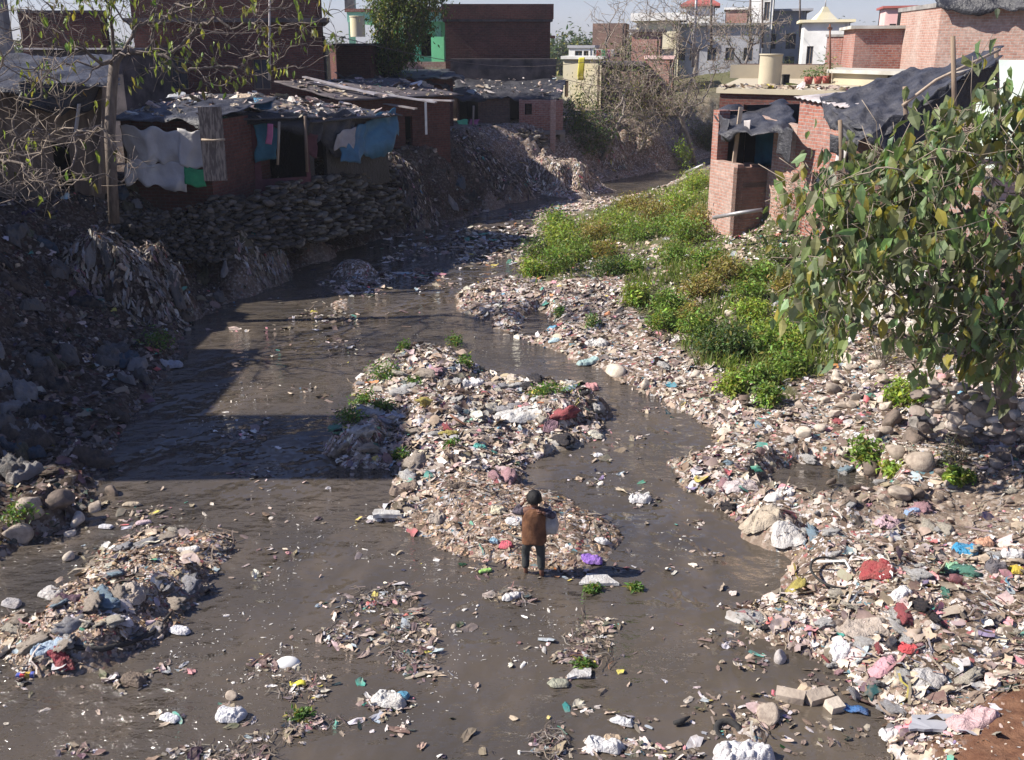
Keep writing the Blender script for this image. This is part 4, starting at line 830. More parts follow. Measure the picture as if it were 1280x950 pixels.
# ---- poles and wires
def pole(px, py0, py1, Y, r, label, mat='metal_pole', cross=False, lean=0):
    a = A(px, py1, Y); b = A(px + lean, py0, Y); t = thing('utility_pole', label, 'pole', a); mb = MB(); mb.tube([a, (a + b) / 2, b], [r, r * .85, r * .7], mat, 8); child(mb, 'post', t)
    mb = MB(); d = 6 if cross else 2.5; h_ = b.z - a.z
    mb.beam(A(px + lean * .9 - d, py0 + (py1 - py0) * .06, Y), A(px + lean * .9 + d, py0 + (py1 - py0) * .06 + 1, Y), .08, .08, mat); child(mb, 'crossarm', t)
pole(838.0 + 28, -30, 84, 62, .10, 'pale round steel pole standing among bare trees', cross=True, lean=6); pole(889, -30, 60, 66, .09, 'dark straight pole right of the pale steel pole', 'twig'); pole(938, -30, 62, 66, .08, 'slim dark pole left of the hilltop white tower', 'twig'); pole(953, -30, 60, 68, .07, 'slim dark pole right of the hilltop white tower', 'twig')
pole(1000, -25, 46, 80, .08, 'antenna pole beside the temple roof', 'twig'); pole(337, -25, 100, 37, .05, 'thin pale bamboo mast above the left hut roofs', 'cloth_sack'); pole(1037.5, 30, 112, 38, .045, 'rusty thin post by the potted plants', 'rust')
for i_, (a, b, s_) in enumerate(((A(690, 95, 50), A(900, 80, 50), .8), (A(400, 40, 45), A(820, 60, 60), 1.2), (A(200, 20, 38), A(340, 38, 38), .3), (A(866, -10, 62), A(1000, -10, 80), .6))):
    mb = MB(); P = [a.lerp(b, k_ / 14) - Vector((0, 0, s_ * math.sin(math.pi * k_ / 14))) for k_ in range(15)]; mb.tube(P, .014, 'twig', 4); tag(mb.build('wire', origin=a), ('sagging wire between the left huts and the centre trees', 'long wire from the left brick building to the far poles', 'short wire in front of the large dark brick building', 'wire between two poles on the hill')[i_], 'wire')
# ---- left bank skyline
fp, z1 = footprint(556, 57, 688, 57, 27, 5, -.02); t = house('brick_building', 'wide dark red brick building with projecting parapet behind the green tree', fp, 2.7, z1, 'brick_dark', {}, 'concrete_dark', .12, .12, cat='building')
mb = MB(); zz = z1 + .125; pt = zat(5, 57); q = outset(fp, .16)
for i in range(4): wall_panel(mb, q[i], q[(i + 1) % 4], zz, pt, .2, 'brick_dark', caps=False)
child(mb, 'parapet', t); mb = MB(); mb.tube([A(688, 46, 57), A(694, 46.5, 57)], .08, 'rust', 8); child(mb, 'spout', t)
fp, z1 = footprint(563, 55.6, 695, 55.6, 76, 1.2, .03); house('concrete_building', 'low block of stained black concrete below the wide brick building', fp, 2.7, z1, 'concrete_dark', {}, 'concrete_dark', .1, .02, cat='building')
# green house
t = thing('house', 'mint green two storey house with columns and brick parapet, left of the green tree', 'house', (*V2(A(480, 90, 60)), 2.7))
zr0 = zat(28, 60); zf1 = zat(84, 60)
fp, _ = footprint(470, 61, 578, 60, 28, 7); mbw = MB(); L = (fp[1] - fp[0]).length
shell([fp[0], fp[1], fp[2], fp[3]], 2.5, zr0, 'mint', {0: [(.5, 1.3, zf1 - 2.5 + .1, zf1 - 2.5 + 1.8), (2.6, 3.3, zf1 - 2.5 + .6, zf1 - 2.5 + 1.8)]}).build('wall', t)
mb = MB(); a, b = A(434, 28, 58.5), A(578, 28, 58); rf = [V2(a), V2(b), V2(b) + Vector((0, 9)), V2(a) + Vector((0, 9))]; slab(mb, rf, zr0 + .003, zr0 + .5, 'mint'); child(mb, 'roof', t)
mb = MB(); q = outset(rf, .1);
for i in range(4): wall_panel(mb, q[i], q[(i + 1) % 4], zr0 + .503, zat(11, 58.5), .2, 'brick_red', caps=False)
child(mb, 'parapet', t)
mb = MB(); a, b = A(458, 88, 58), A(578, 88, 57.5); fl = [V2(a), V2(b), V2(b) + Vector((0, 3)), V2(a) + Vector((0, 3))]; slab(mb, fl, zat(94, 58), zat(87, 58), 'mint'); wall_panel(mb, fl[0] + Vector((0, .1)), fl[1] + Vector((0, .1)), zat(87, 58) + .003, zat(77, 58), .15, 'brick_pale'); child(mb, 'balcony', t)
for px in (440, 474, 548):
    mb = MB(); a = V2(A(px, 40, 58.6)); mb.box((a.x - .16, a.y - .16, zat(87, 58) if px > 450 else 2.7), (a.x + .16, a.y + .16, zr0), 'mint'); child(mb, 'column', t)
mb = MB(); a = V2(A(549, 60, 58.0)); b = V2(A(557, 60, 57.9)); wall_panel(mb, V2(A(539, 60, 57.8)), V2(A(555, 60, 57.7)), zat(78, 58), zat(46, 58), .1, 'bright_mint'); child(mb, 'wall_panel', t)
mb = MB(); a = A(437, -8, 58.6); mb.box((a.x - .27, a.y - .2, zat(11, 58.5)), (a.x + .27, a.y + .3, a.z), 'concrete'); child(mb, 'roof_column', t)
q = A(448, 54, 57.5); fp, z1 = footprint(425, 53, 462, 52.6, 58, 3.2); cyl('water_tank', 'cream water tank under the mint green house roof', 'water tank', (q.x, q.y, z1 + .5), .4, 1.0, 'cream')
fp, z1 = footprint(420, 50, 462, 49.4, 57, 3); fp[3] = V2(A(411, 57, 54)); house('brick_building', 'small dark brick box with slab top in front of the mint house', fp, 2.7, z1, 'brick_dark', {}, 'concrete_dark', .1, .15, cat='building')
mb = MB(); q = V2(A(404, 60, 45)); mb.box((q.x - .1, q.y - .1, 2.7), (q.x + .1, q.y + .1, zat(45, 45)), 'concrete_dark'); tag(mb.build('brick_post', origin=(q.x, q.y, 2.7)), 'thin dark post right of the large brick building corner', 'post')
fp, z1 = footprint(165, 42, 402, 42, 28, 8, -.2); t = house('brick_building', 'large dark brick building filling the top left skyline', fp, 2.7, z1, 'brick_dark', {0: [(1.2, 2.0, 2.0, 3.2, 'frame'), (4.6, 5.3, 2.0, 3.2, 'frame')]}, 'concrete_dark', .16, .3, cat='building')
mb = MB()
for i in range(4): wall_panel(mb, fp[i], fp[(i + 1) % 4], z1 + .163, z1 + 2.4, .2, 'brick_dark', caps=False)
child(mb, 'upper_wall', t)
fp, z1 = footprint(22, 46, 131, 46, 16, 7, -.41); house('brick_building', 'brown brick building at the far left behind bare branches', fp, 2.7, z1, 'brick_dark', {0: [(1.0, 1.7, 2.0, 3.0, 'frame')]}, 'concrete_dark', .1, .02, cat='building')
mb = MB(); q = V2(A(6, 60, 33)); mb.box((q.x - .25, q.y - .25, 2.7), (q.x + .2, q.y + .2, 9), 'concrete'); tag(mb.build('concrete_post', origin=(q.x, q.y, 2.7)), 'tall grey concrete post at the left edge of the skyline', 'post')
fp, z1 = footprint(40, 40, 150, 39, 62, 5); house('plaster_hut', 'low hut with dusty tin roof below the far left brick building', fp, 2.7, z1, 'concrete_dark', {}, 'tin', .06, .3, cat='hut')
# two blocks beside the bridge whose shade lies on the water
for (x0, x1, y0, y1, z1, l_) in ((-20, -12.6, 13.85, 16.5, 9.4, 'tall narrow brick block on the left bank nearest the bridge'), (-21, -13.6, 16.51, 20.8, 6.8, 'lower brick block behind the tall one on the left bank'), (-21.5, -13.8, 20.81, 25.3, 5.7, 'lowest brick block at the back of the row on the left bank')):
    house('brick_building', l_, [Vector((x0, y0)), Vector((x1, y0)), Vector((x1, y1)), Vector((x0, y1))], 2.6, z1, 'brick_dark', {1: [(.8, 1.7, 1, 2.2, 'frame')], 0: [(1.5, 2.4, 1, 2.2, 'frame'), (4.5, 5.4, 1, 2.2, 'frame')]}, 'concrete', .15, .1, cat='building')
# ---- left bank huts
def Q(px, py, Y): return A(px, py, Y)
def shack(name, label, pl, Yl, pr, Yr, pyt, z0, D, mat, roofmat, holes=(), dz=.35, over=.25, cat='shack', tarp=False, seed=0, side=None):
    fp, z1 = footprint(pl, Yl, pr, Yr, pyt, D); c = sum(fp, Vector((0, 0))) / 4; t = thing(name, label, cat, (c.x, c.y, z0)); L = (fp[1] - fp[0]).length
    mb = MB(); hs_ = [(a * L, b * L, v0 + .5, v1 + .5) for a, b, v0, v1 in holes]
    for i in range(4): wall_panel(mb, fp[i], fp[(i + 1) % 4], z0 - .5, z1 - .02, .14, (side if (side and i == 1) else mat), hs_ if i == 0 else (), 'dark_inside', caps=False)
    child(mb, 'wall', t); o4 = outset(fp, over); z = (z1, z1, z1 + dz, z1 + dz)
    c4 = [Vector((*o4[3], z1 + dz + .03)), Vector((*o4[2], z1 + dz + .03)), Vector((*o4[1], z1 + .03)), Vector((*o4[0], z1 + .03))]
    if tarp: sheet('tarp_roof', c4, roofmat, t, .10, seed, (34, 22), fringe=.35)
    else:
        mb = MB(); mb.grid(wrinkled(c4, 24, 12, .03, seed), roofmat); o = child(mb, 'roof', t); o.modifiers.new('thickness', 'SOLIDIFY').thickness = .05
    return t, fp, z1, c4
t, fp, z1, c4 = shack('shack', 'far left shack with dark plank walls under a black tarp roof', -40, 25.5, 128, 26.6, 108, 2.5, 4.5, 'wood', 'tarp_dusty', [(.55, .68, 0, 1.5)], .7, .4, tarp=True, seed=31)
mb = MB(); a = A(118, 112, 26.0)
mb.beam(A(132, 108, 26.3), A(126, 240, 26.2), .55, .08, 'wood'); mb.beam(A(99, 130, 26.0), A(94, 170, 26.0), .16, .03, 'cloth_white'); child(mb, 'board', t)
sheet('tarp_side', [A(20, 100, 25.4), A(125, 104, 26.3), A(118, 135, 26.2), A(20, 130, 25.2)], 'tarp_black', t, .12, 33, (26, 12), fringe=.4)
t, fp, z1, c4 = shack('shack', 'shack fronted by a large grey white canvas sheet behind the bare tree', 150, 27.6, 258, 27.2, 150, 2.6, 4, 'brick_dark', 'tarp_dusty', [], .35, .35, tarp=True, seed=35); junk_on('roof_debris', c4, 160, 36, t, .08, .5, W_DRY, dz=.1)
sheet('canvas', [A(150, 155, 27.3), A(232, 164, 26.9), A(236, 210, 26.9), A(158, 200, 27.3)], 'cloth_white', t, .12, 36, (30, 18), sag=.12, fringe=.25)
sheet('canvas', [A(224, 160, 26.85), A(256, 164, 26.8), A(258, 213, 26.8), A(226, 206, 26.85)], 'cloth_white', t, .08, 37, (14, 14))
sheet('canvas_skirt', [A(157, 199, 27.2), A(236, 209, 26.85), A(236, 236, 26.7), A(160, 226, 27.1)], 'cloth_white', t, .14, 38, (30, 12), fringe=.3)
sheet('green_patch', [A(231, 208, 26.8), A(257, 211, 26.75), A(257, 232, 26.6), A(230, 232, 26.65)], 'cloth_green', t, .06, 39, (10, 8))
mb = MB(); mb.beam(A(262, 134, 26.6), A(270, 226, 26.3), .58, .12, 'reed'); o = mb.build('reed_mat', origin=A(266, 226, 26.4)); tag(o, 'upright bundle of reed matting tied with orange rope by the canvas', 'mat')
mb = MB(); mb.tube([A(252.0, 174.5, 26.28), A(266, 175.5, 26.2), A(281.5, 174.5, 26.28)], .028, 'wood_pale', 5); o2 = mb.build('rope'); o2.parent = o; o2.location = -Vector(o.location)
t, fp, z1, c4 = shack('shack', 'dark open shack hung with teal curtain and pink cloth, roof strewn with sticks', 282, 29.6, 384, 30.8, 148, 2.6, 5.5, 'cloth_maroon', 'tarp_dusty', [(.02, .30, 0, 1.5), (.38, .95, 0, 1.55)], .45, .35, seed=41)
junk_on('roof_debris', c4, 520, 41, t, .08, .5)
sheet('curtain', [A(318, 152, 29.9), A(350, 154, 30.2), A(347, 200, 30.2), A(320, 204, 29.9)], 'cloth_teal', t, .07, 42, (14, 12)); sheet('pink_cloth', [A(334, 155, 29.8), A(341, 155, 29.8), A(340, 181, 29.8), A(332, 180, 29.8)], 'cloth_pink', t, .02, 43, (5, 10))
sheet('curtain', [A(279, 155, 29.3), A(299, 156, 29.5), A(300, 222, 29.3), A(282, 226, 29.1)], 'tarp_black', t, .05, 44, (8, 14))
mb = MB(); mb.tube([A(349, 152, 30.0), A(347, 206, 29.9)], .04, 'wood_pale'); mb.tube([A(381, 145, 30.4), A(384, 215, 30.4)], .05, 'wood'); child(mb, 'post', t)
sheet('tarp_flap', [A(276, 140, 29.5), A(386, 142, 30.6), A(384, 160, 30.4), A(276, 156, 29.3)], 'tarp_black', t, .09, 45, (24, 8), fringe=.5)
sheet('blue_tarp', [A(318, 122, 31), A(342, 124, 31.2), A(340, 136, 30.6), A(318, 134, 30.4)], 'tarp_blue', t, .06, 46, (8, 8))
t, fp, z1, c4 = shack('shack', 'shack wrapped in torn bright blue and black tarpaulin at the bank edge', 384, 31.4, 484, 34.2, 148, 2.5, 5, 'tarp_black', 'tarp_dusty', [(.05, .2, 0, 1.4)], .45, .35, seed=51)
junk_on('roof_debris', c4, 640, 51, t, .08, .5)
sheet('blue_tarp', [A(424, 168, 32.2), A(494, 136, 34.3), A(496, 172, 34.2), A(428, 208, 32.0)], 'tarp_blue', t, .16, 52, (30, 18), fringe=.5)
sheet('torn_tarp', [A(386, 140, 31.2), A(452, 142, 33.0), A(442, 178, 32.5), A(388, 172, 31.2)], 'tarp_dusty', t, .18, 53, (26, 16), fringe=.8)
sheet('grey_rag', [A(420, 166, 32.0), A(446, 158, 32.6), A(440, 186, 32.4), A(420, 184, 31.9)], 'cloth_sack', t, .1, 54, (10, 10)); sheet('pink_rag', [A(380, 165, 31), A(398, 168, 31.1), A(396, 198, 31.0), A(380, 190, 30.9)], 'cloth_maroon', t, .08, 55, (8, 8))
t, fp, z1, c4 = shack('hut', 'dark brick hut with sagging tin and plank roof behind the blue tarp shack', 430, 38.0, 562, 41.2, 122, 2.4, 4, 'brick_dark', 'concrete_dark', [(.55, .62, .2, 1.4)], .55, .4, cat='hut', seed=61)
junk_on('roof_debris', c4, 420, 61, t, .08, .45, W_DRY)
mb = MB()
for a, b in (((385, 103), (545, 128)), ((400, 116), (520, 136)), ((380, 96), (470, 118)), ((470, 122), (566, 126))): mb.beam(A(a[0], a[1], 40.5), A(b[0], b[1], 38.6), .22, .05, 'tin')
child(mb, 'plank', t)
mb = MB(); mb.beam(A(532, 128, 38.4), A(533, 168, 38.4), .10, .08, 'cloth_white'); child(mb, 'pipe', t)
t, fp, z1, c4 = shack('hut', 'dark brick hut under a humped black tarp between mint house and river', 500, 49, 566, 49.5, 98, 2.4, 4, 'brick_dark', 'tarp_dusty', [(.5, .75, .2, 1.3)], .3, .5, cat='hut', tarp=True, seed=65)
sheet('tarp_side', [A(418, 92, 50), A(568, 94, 50.5), A(560, 108, 49), A(440, 112, 48.5)], 'tarp_dusty', t, .3, 66, (40, 12), fringe=.4)
t, fp, z1, c4 = shack('hut', 'brick hut with two dark doorways under a dusty tarp roof at the bend', 571, 52.5, 692, 52.0, 122, 2.35, 2.6, 'brick_grey', 'tarp_dusty', [(.02, .22, 0, 1.5), (.55, .72, 0, 1.55)], .75, .45, cat='hut', tarp=True, seed=71)
junk_on('roof_debris', c4, 200, 71, t, .08, .4, W_DRY, dz=.08)
t = thing('brick_balcony', 'brick room on stilts overhanging the river beside the tarp-roofed hut', 'balcony', (*V2(A(680, 165, 50.6)), 0))
fp, z1 = footprint(649, 51, 704, 51, 125, 1.4); shell(fp, zat(163, 51), z1, 'brick_red', {0: [(.28, .62, .75, 1.28)]}, .15).build('wall', t); mb = MB(); slab(mb, outset(fp, .12), zat(168, 51), zat(163, 51) - .004, 'concrete'); child(mb, 'floor_slab', t)
for px, Y in ((691, 50.4), (703, 51.4), (652, 51.5)):
    mb = MB(); q = V2(A(px, 170, Y)); mb.box((q.x - .13, q.y - .13, -.3), (q.x + .13, q.y + .13, zat(168, 51) - .003 if px != 691 else z1 + .02), 'brick_pale' if px == 691 else 'concrete'); child(mb, 'pillar', t)
o = sheet('washing', [A(573, 151, 51.4), A(585, 149, 51.4), A(584, 160, 51.2), A(574, 160, 51.3)], 'bright_mint', None, .1, 1, (8, 8)); tag(o, 'turquoise cloth heaped at the doorway of the tarp-roofed hut', 'cloth')
o = sheet('washing', [A(587, 150, 51.3), A(598, 149, 51.3), A(598, 158, 51.1), A(588, 159, 51.2)], 'cloth_pink', None, .1, 2, (8, 8)); tag(o, 'purple pink cloth beside the turquoise one at the doorway', 'cloth')
mb = MB(); mb.tube([A(592, 132, 51.0), A(591, 165, 50.9)], .05, 'wood_pale'); tag(mb.build('wooden_post', origin=A(591, 165, 50.9)), 'thin pale post standing before the dark doorway of the tarp-roofed hut', 'post')
# retaining walls on the left bank, colours darkened to carry its shade
rubble_wall('sandbag_wall', 'tall stack of sandbags under the tarp-roofed hut at the bend', [V2(A(572, 200, 48.6)), V2(A(648, 200, 48.8)), V2(A(684, 200, 49.4))], [.3, .3, .3], [2.5, 2.5, 2.4], 0, 12, [tuple(x * 1.7 for x in q) for q in SBC], .40, .4, .22, cat='bags')
rubble_wall('stone_wall', 'dark stone retaining wall below the canvas shack', [V2(A(140, 290, 25.2)), V2(A(210, 290, 25.8)), V2(A(292, 290, 26.6))], [.9, .9, .9], [2.3, 2.2, 2.45], 0, 16, [(.085, .075, .065), (.13, .115, .10), (.05, .045, .04)], .18, .22, .35)
rubble_wall('sandbag_wall', 'wall of dark old sacks right of the stone retaining wall', [V2(A(290, 290, 26.7)), V2(A(330, 286, 27.6)), V2(A(374, 280, 29.0))], [.9, .9, .9], [2.5, 2.4, 2.55], 0, 13, [(.085, .075, .065), (.13, .115, .10), (.05, .045, .04), (.17, .15, .13)], .30, .32, .35, cat='bags')
rubble_wall('sandbag_wall', 'bulging wall of old sandbags below the torn blue tarpaulin', [V2(A(374, 270, 29.2)), V2(A(440, 250, 31.6)), V2(A(500, 240, 34.2))], [.8, .7, .6], [2.5, 2.45, 2.4], 0, 14, SBC, .30, .35, .45, cat='bags')
rubble_wall('sandbag_wall', 'low dark wall of sacks between the brick hut and the bend', [V2(A(502, 230, 36.2)), V2(A(560, 215, 41.5))], [.6, .5], [2.3, 2.2], 0, 15, SBC, .30, .35, .4, cat='bags')
# refuse heaps with hanging strips; left-bank ones carry shade in their colours
for hx, hy, lab, r_, n in ((165, 380, 'largest shaggy mound of hanging plastic strips on the left shore', 1.45, 900), (318, 335, 'shaggy mound of plastic strips below the stone retaining wall', 1.25, 700), (372, 300, 'smaller shaggy mound right of the one under the retaining wall', .8, 400), (505, 262, 'shaggy mound of refuse below the dark brick hut', 1.35, 500), (618, 232, 'wide grey refuse mound under the sandbag stack', 1.8, 600), (765, 205, 'refuse mound at the foot of the bare trees', 1.6, 500), (700, 236, 'pale cone of broken rubble at the water edge under the brick balcony', 1.9, 900), (442, 545, 'drooping dark plastic clump at the left tip of the mid-river island', .5, 260), (722, 500, 'drooping plastic clump at the right tip of the mid-river island', .65, 260)):
    g_ = min(HEAPS, key=lambda h: (A(hx, hy, h[1]).x - h[0]) ** 2 + (G(hx, hy, .4).y - h[1]) ** 2); cx, cy = g_[0], g_[1]
    q = np.random.RandomState(int(hx)); a = q.rand(n) * 6.283; n = n * 2; a = q.rand(n) * 6.283; rr = np.sqrt(q.rand(n)) * r_ * .95; X = cx + rr * np.cos(a); Y = cy + rr * np.sin(a); Z = H(X, Y); i = Z > .02; X, Y, Z, a = X[i], Y[i], Z[i], a[i]; n = len(X)
    nn = normals(X, Y); dn = np.stack([nn[:, 0], nn[:, 1], -np.abs(1 - nn[:, 2])], -1) + q.randn(n, 3) * .25; dn = dn - nn * (dn * nn).sum(1)[:, None]; dn /= np.linalg.norm(dn, axis=1)[:, None]
    M = np.stack([dn, np.cross(nn, dn), nn], -1); L = q.uniform(.08, .26, n) * (r_ / 1.4) ** .5
    o = scatter('refuse_heap', SHEETS, np.stack([X, Y, Z], -1) + nn * .03, M, np.stack([L, L * .4, L * .45], -1), palette(W_DRY if hx == 700 else W_MIX if hx < 400 else W_SHADE if hx < 700 and hx != 442 else W_MIX, n, q) * (.62 if hx < 400 else 1.25 if hx == 700 else 1), 'litter', origin=(cx, cy, 0)); tag(o, lab, 'heap')
RAGS = []
# ------------------------------------------------------------------ trees and shrubs
def grow(root, targets, r_, steps=5, wob=.12):
    """each target joins the nearest point of the growing tree with a bent limb; returns nodes, parents"""
    nd = [Vector(p) for p in root]; par = [-1] + list(range(len(root) - 1)); tips = []
    tg = sorted(targets, key=lambda p: (Vector(p) - nd[-1]).length)
    arr = np.array([p[:] for p in nd]); pl = [0.0] * len(nd)
    for tp in tg:
        tp = Vector(tp); dd = np.sqrt(((arr - np.array(tp[:])) ** 2).sum(1)) + .45 * np.array(pl); dd[0] = 1e9; k = int(np.argmin(dd)); a = nd[k]; L = (tp - a).length
        if L < .02: continue
        ns = max(2, min(steps, int(L / .12) + 1)); side = Vector(r_.randn(3)) * L * wob; last = k; new = []
        pd = (nd[k] - nd[par[k]]).normalized() if par[k] >= 0 else Vector((0, 0, 1))
        for i in range(1, ns + 1):
            f = i / ns; p = a.lerp(tp, f) + side * math.sin(math.pi * f) + pd * L * .10 * math.sin(math.pi * f) + Vector(r_.randn(3)) * L * .02
            nd.append(p); par.append(last); pl.append(pl[last] + (nd[-1] - nd[last]).length); last = len(nd) - 1; new.append(p[:])
        tips.append(last); arr = np.vstack([arr, np.array(new)])
    return nd, par, tips
def limbs(nd, par, tips, rt, rtip, mat_big, mat_small, cut=.03, power=.5):
    n = len(nd); cnt = np.zeros(n)
    for i in tips: cnt[i] = 1
    for i in range(n - 1, 0, -1): cnt[par[i]] += cnt[i]
    cnt = np.maximum(cnt, 1); rad = rtip + (rt - rtip) * ((cnt - 1) / max(cnt[0] - 1, 1)) ** power
    ch = [[] for _ in range(n)]
    for i in range(1, n): ch[par[i]].append(i)
    mb = MB(); st = [(0, None)]
    starts = [0]
    while starts:
        s_ = starts.pop(); chain = [s_] if par[s_] < 0 else [par[s_], s_]; cur = s_
        while ch[cur]:
            b = max(ch[cur], key=lambda q: cnt[q])
            for q in ch[cur]:
                if q != b: starts.append(q)
            chain.append(b); cur = b
        if len(chain) > 1:
            rr = [rad[q] for q in chain]
            if par[s_] >= 0: rr[0] = rr[1]
            mb.tube([nd[q] for q in chain], rr, mat_big if rr[0] > cut else mat_small, 7 if rr[0] > cut else (4 if rr[0] > .012 else 3))
    return mb
def blob(c, rad, n, r_, shell_=.35):
    d = r_.randn(n, 3); d /= np.linalg.norm(d, axis=1)[:, None]; q = (shell_ + (1 - shell_) * r_.rand(n)) ** .6
    return np.array(c) + d * np.array(rad) * q[:, None]
def tree(name, label, root, blobs, seed, rt, rtip, mats=('bark', 'twig'), leaf=None, group=None, steps=5, wob=.12, power=.5, twig_extra=0, cat='tree'):
    r_ = np.random.RandomState(seed); tg = np.vstack([blob(c, rd, n, r_) for c, rd, n in blobs]); nd, par, tips = grow(root, [tuple(p) for p in tg], r_, steps, wob)
    if twig_extra:
        tg2 = []
        for i in tips:
            for _ in range(twig_extra): tg2.append(nd[i] + Vector(r_.randn(3) * .30) * (twig_extra and 1))
        a0 = len(nd)
        for p in tg2:
            k = tips[r_.randint(len(tips))]
        for j, i in enumerate(tips[:]):
            for q in range(twig_extra):
                p = tg2[j * twig_extra + q]; nd.append(nd[i].lerp(p, .5) + Vector(r_.randn(3) * .04)); par.append(i); nd.append(p); par.append(len(nd) - 2); tips.append(len(nd) - 1)
    t = thing(name, label, cat, root[0], group); child(limbs(nd, par, tips, rt, rtip, *mats, power=power), 'trunk', t)
    if leaf:
        per, spread, smin, smax, c0, hang, prob = leaf; ii = [i for i in tips if r_.rand() < prob]; base = np.array([nd[i][:] for i in ii]); P = np.repeat(base, per, 0) + r_.randn(len(base) * per, 3) * spread
        leafset('crown', P, smin, smax, t, seed, c0, hang=hang, wide=1.25 if seed == 5 else 1)
    return t, nd, tips
# big-leaved tree at right
b0 = A(1262, 522, 13.7); b0.z = 1.15
def AA(px, py, Y): return A(px, py, Y)
trk = [b0, b0 + Vector((-.1, .1, .5)), b0 + Vector((-.12, .1, 1.1)), b0 + Vector((0, .15, 1.8)), b0 + Vector((.1, .2, 2.6))]
BL = [(AA(1220, 250, 13.8), (1.4, 1.3, 1.35), 180), (AA(1120, 290, 13.6), (.95, 1.1, .9), 110), (AA(1050, 330, 13.4), (.7, .8, .75), 66), (AA(1030, 250, 13.9), (.45, .6, .45), 34), (AA(1250, 140, 14.2), (.9, .9, .45), 60), (AA(1190, 400, 13.3), (1.0, .7, .6), 90), (AA(1330, 300, 13.6), (1.2, 1.2, 1.6), 90), (AA(1245, 430, 13.2), (.55, .5, .45), 50), (AA(1150, 210, 14.2), (.7, .8, .4), 50), (AA(1040, 400, 13.2), (.4, .5, .3), 12)]
tree('leafy_tree', 'large-leaved tree with drooping dull green leaves at the right edge', trk, BL, 5, .15, .005, ('bark', 'twig_pale'), (4, .13, .11, .29, (.145, .185, .08), .8, .56), steps=6, wob=.10, power=.66, twig_extra=1)
# bare tree upper left with yellow-green hanging leaves
b0 = A(138, 240, 23.5); b0.z = 2.4
trk = [b0, A(137, 170, 23.6), A(140, 110, 23.7), A(143, 78, 23.8)]
BL = [(A(100, -20, 23.5), (1.3, 1.2, .9), 40), (A(180, 0, 23.8), (1.0, 1.2, .9), 40), (A(245, 60, 23), (1.7, 1.2, 1.0), 60), (A(300, -10, 23), (1.6, 1.3, 1.0), 46), (A(40, 60, 22.5), (1.6, 1.4, 1.3), 46), (A(370, 30, 22.5), (1.1, 1.2, 1.0), 20), (A(60, 190, 21.5), (1.3, 1.0, .7), 30)]
tree('bare_tree', 'nearly bare tree with hanging yellow green leaves before the left shacks', trk, BL, 8, .125, .005, ('bark', 'twig'), (3, .09, .12, .22, (.17, .20, .04), 1.0, .17), steps=7, wob=.07, twig_extra=3, power=.62)
b0 = A(-60, 300, 20.5); b0.z = 2.0
tree('bare_tree', 'leafless arching shrub tree reaching in from the left edge', [b0, b0 + Vector((.3, 0, .8)), b0 + Vector((.6, .1, 1.7))], [(A(30, 120, 20.5), (1.4, 1.2, 1.2), 46), (A(90, 200, 20), (1.5, 1., .7), 34), (A(30, 230, 19.5), (1.2, .9, .4), 24), (A(0, 20, 21), (1, 1, 1), 24)], 9, .08, .005, ('bark', 'twig_pale'), None, steps=8, wob=.2, twig_extra=2, power=.62)
# dense green tree before the mint house
b0 = A(505, 112, 51); b0.z = 2.7
tree('dense_tree', 'dense round olive green tree before the mint green house', [b0, b0 + Vector((0, 0, .8)), b0 + Vector((.05, 0, 1.4))], [(A(500, 30, 50.5), (1.45, 1.4, 1.35), 130), (A(492, 70, 50.3), (1.0, 1.1, .8), 60), (A(520, -5, 50.8), (1.6, 1.3, 1.0), 90), (A(478, 5, 50.5), (.7, .9, .7), 34)], 10, .2, .012, ('bark', 'twig'), (44, .22, .10, .19, (.075, .105, .025), .3, 1), steps=5)
# bare trees in the centre
def cen(label, px, py, Y, blobs, seed, rt, leaf=None, lean=(0, 0)):
    b_ = hit(px, py); Y = b_.y; tp = b_ + Vector((lean[0], 0, lean[1])); BLs = [(A(x_, y_, Y + dy), rd, n) for x_, y_, dy, rd, n in blobs]
    tree('bare_tree', label, [b_, b_.lerp(tp, .5) + Vector((.05, 0, 0)), tp], BLs, seed, rt * .8, .009, ('bark_pale', 'twig_pale'), leaf, steps=6, wob=.08, twig_extra=4, group='bare trees at the bend', power=.68)
G1 = (.10, .12, .03)
cen('bare tree with grey leaning trunk left of the bend gap', 752, 200, 50, [(760, 120, 0, (2.0, 1.8, 1.5), 60), (790, 80, 0, (2.0, 1.8, 1.2), 60), (740, 170, 0, (1.2, 1.2, .8), 24)], 21, .15, (3, .2, .08, .16, G1, .4, .5), (.6, 1.3))
cen('tall bare tree with trunk bending right over the stream', 868, 205, 46, [(820, 60, 0, (2.2, 1.6, 1.4), 60), (850, 120, 0, (1.6, 1.5, 1.3), 70), (870, 20, 0, (1.8, 1.4, 1.0), 40), (900, 70, 0, (1.4, 1.2, 1.0), 30)], 22, .16, (2, .2, .08, .15, G1, .4, .3), (-.5, 1.6))
cen('thicket of bare branches arching low over the water', 800, 190, 54, [(800, 150, 0, (2.2, 1.6, 1.2), 80), (830, 110, 0, (2.2, 1.6, 1.2), 70), (770, 110, 0, (1.5, 1.5, 1.2), 40)], 23, .13, (3, .2, .07, .14, (.11, .11, .035), .4, .5), (.3, .9))
cen('slender bare tree between the brick kiosk and the poles', 850, 170, 60, [(860, 30, 0, (2.2, 1.5, 1.6), 50), (830, 10, 0, (2.0, 1.5, 1.2), 36), (890, 30, 0, (1.6, 1.5, 1.2), 30)], 24, .13, None, (.2, 1.8))
cen('bare tree behind the poles on the rising ground', 925, 70, 62, [(925, 30, 0, (2.2, 1.8, 1.3), 50), (960, 40, 0, (2.0, 1.8, 1.0), 36)], 25, .12, (2, .2, .08, .15, G1, .4, .3), (0, 1))
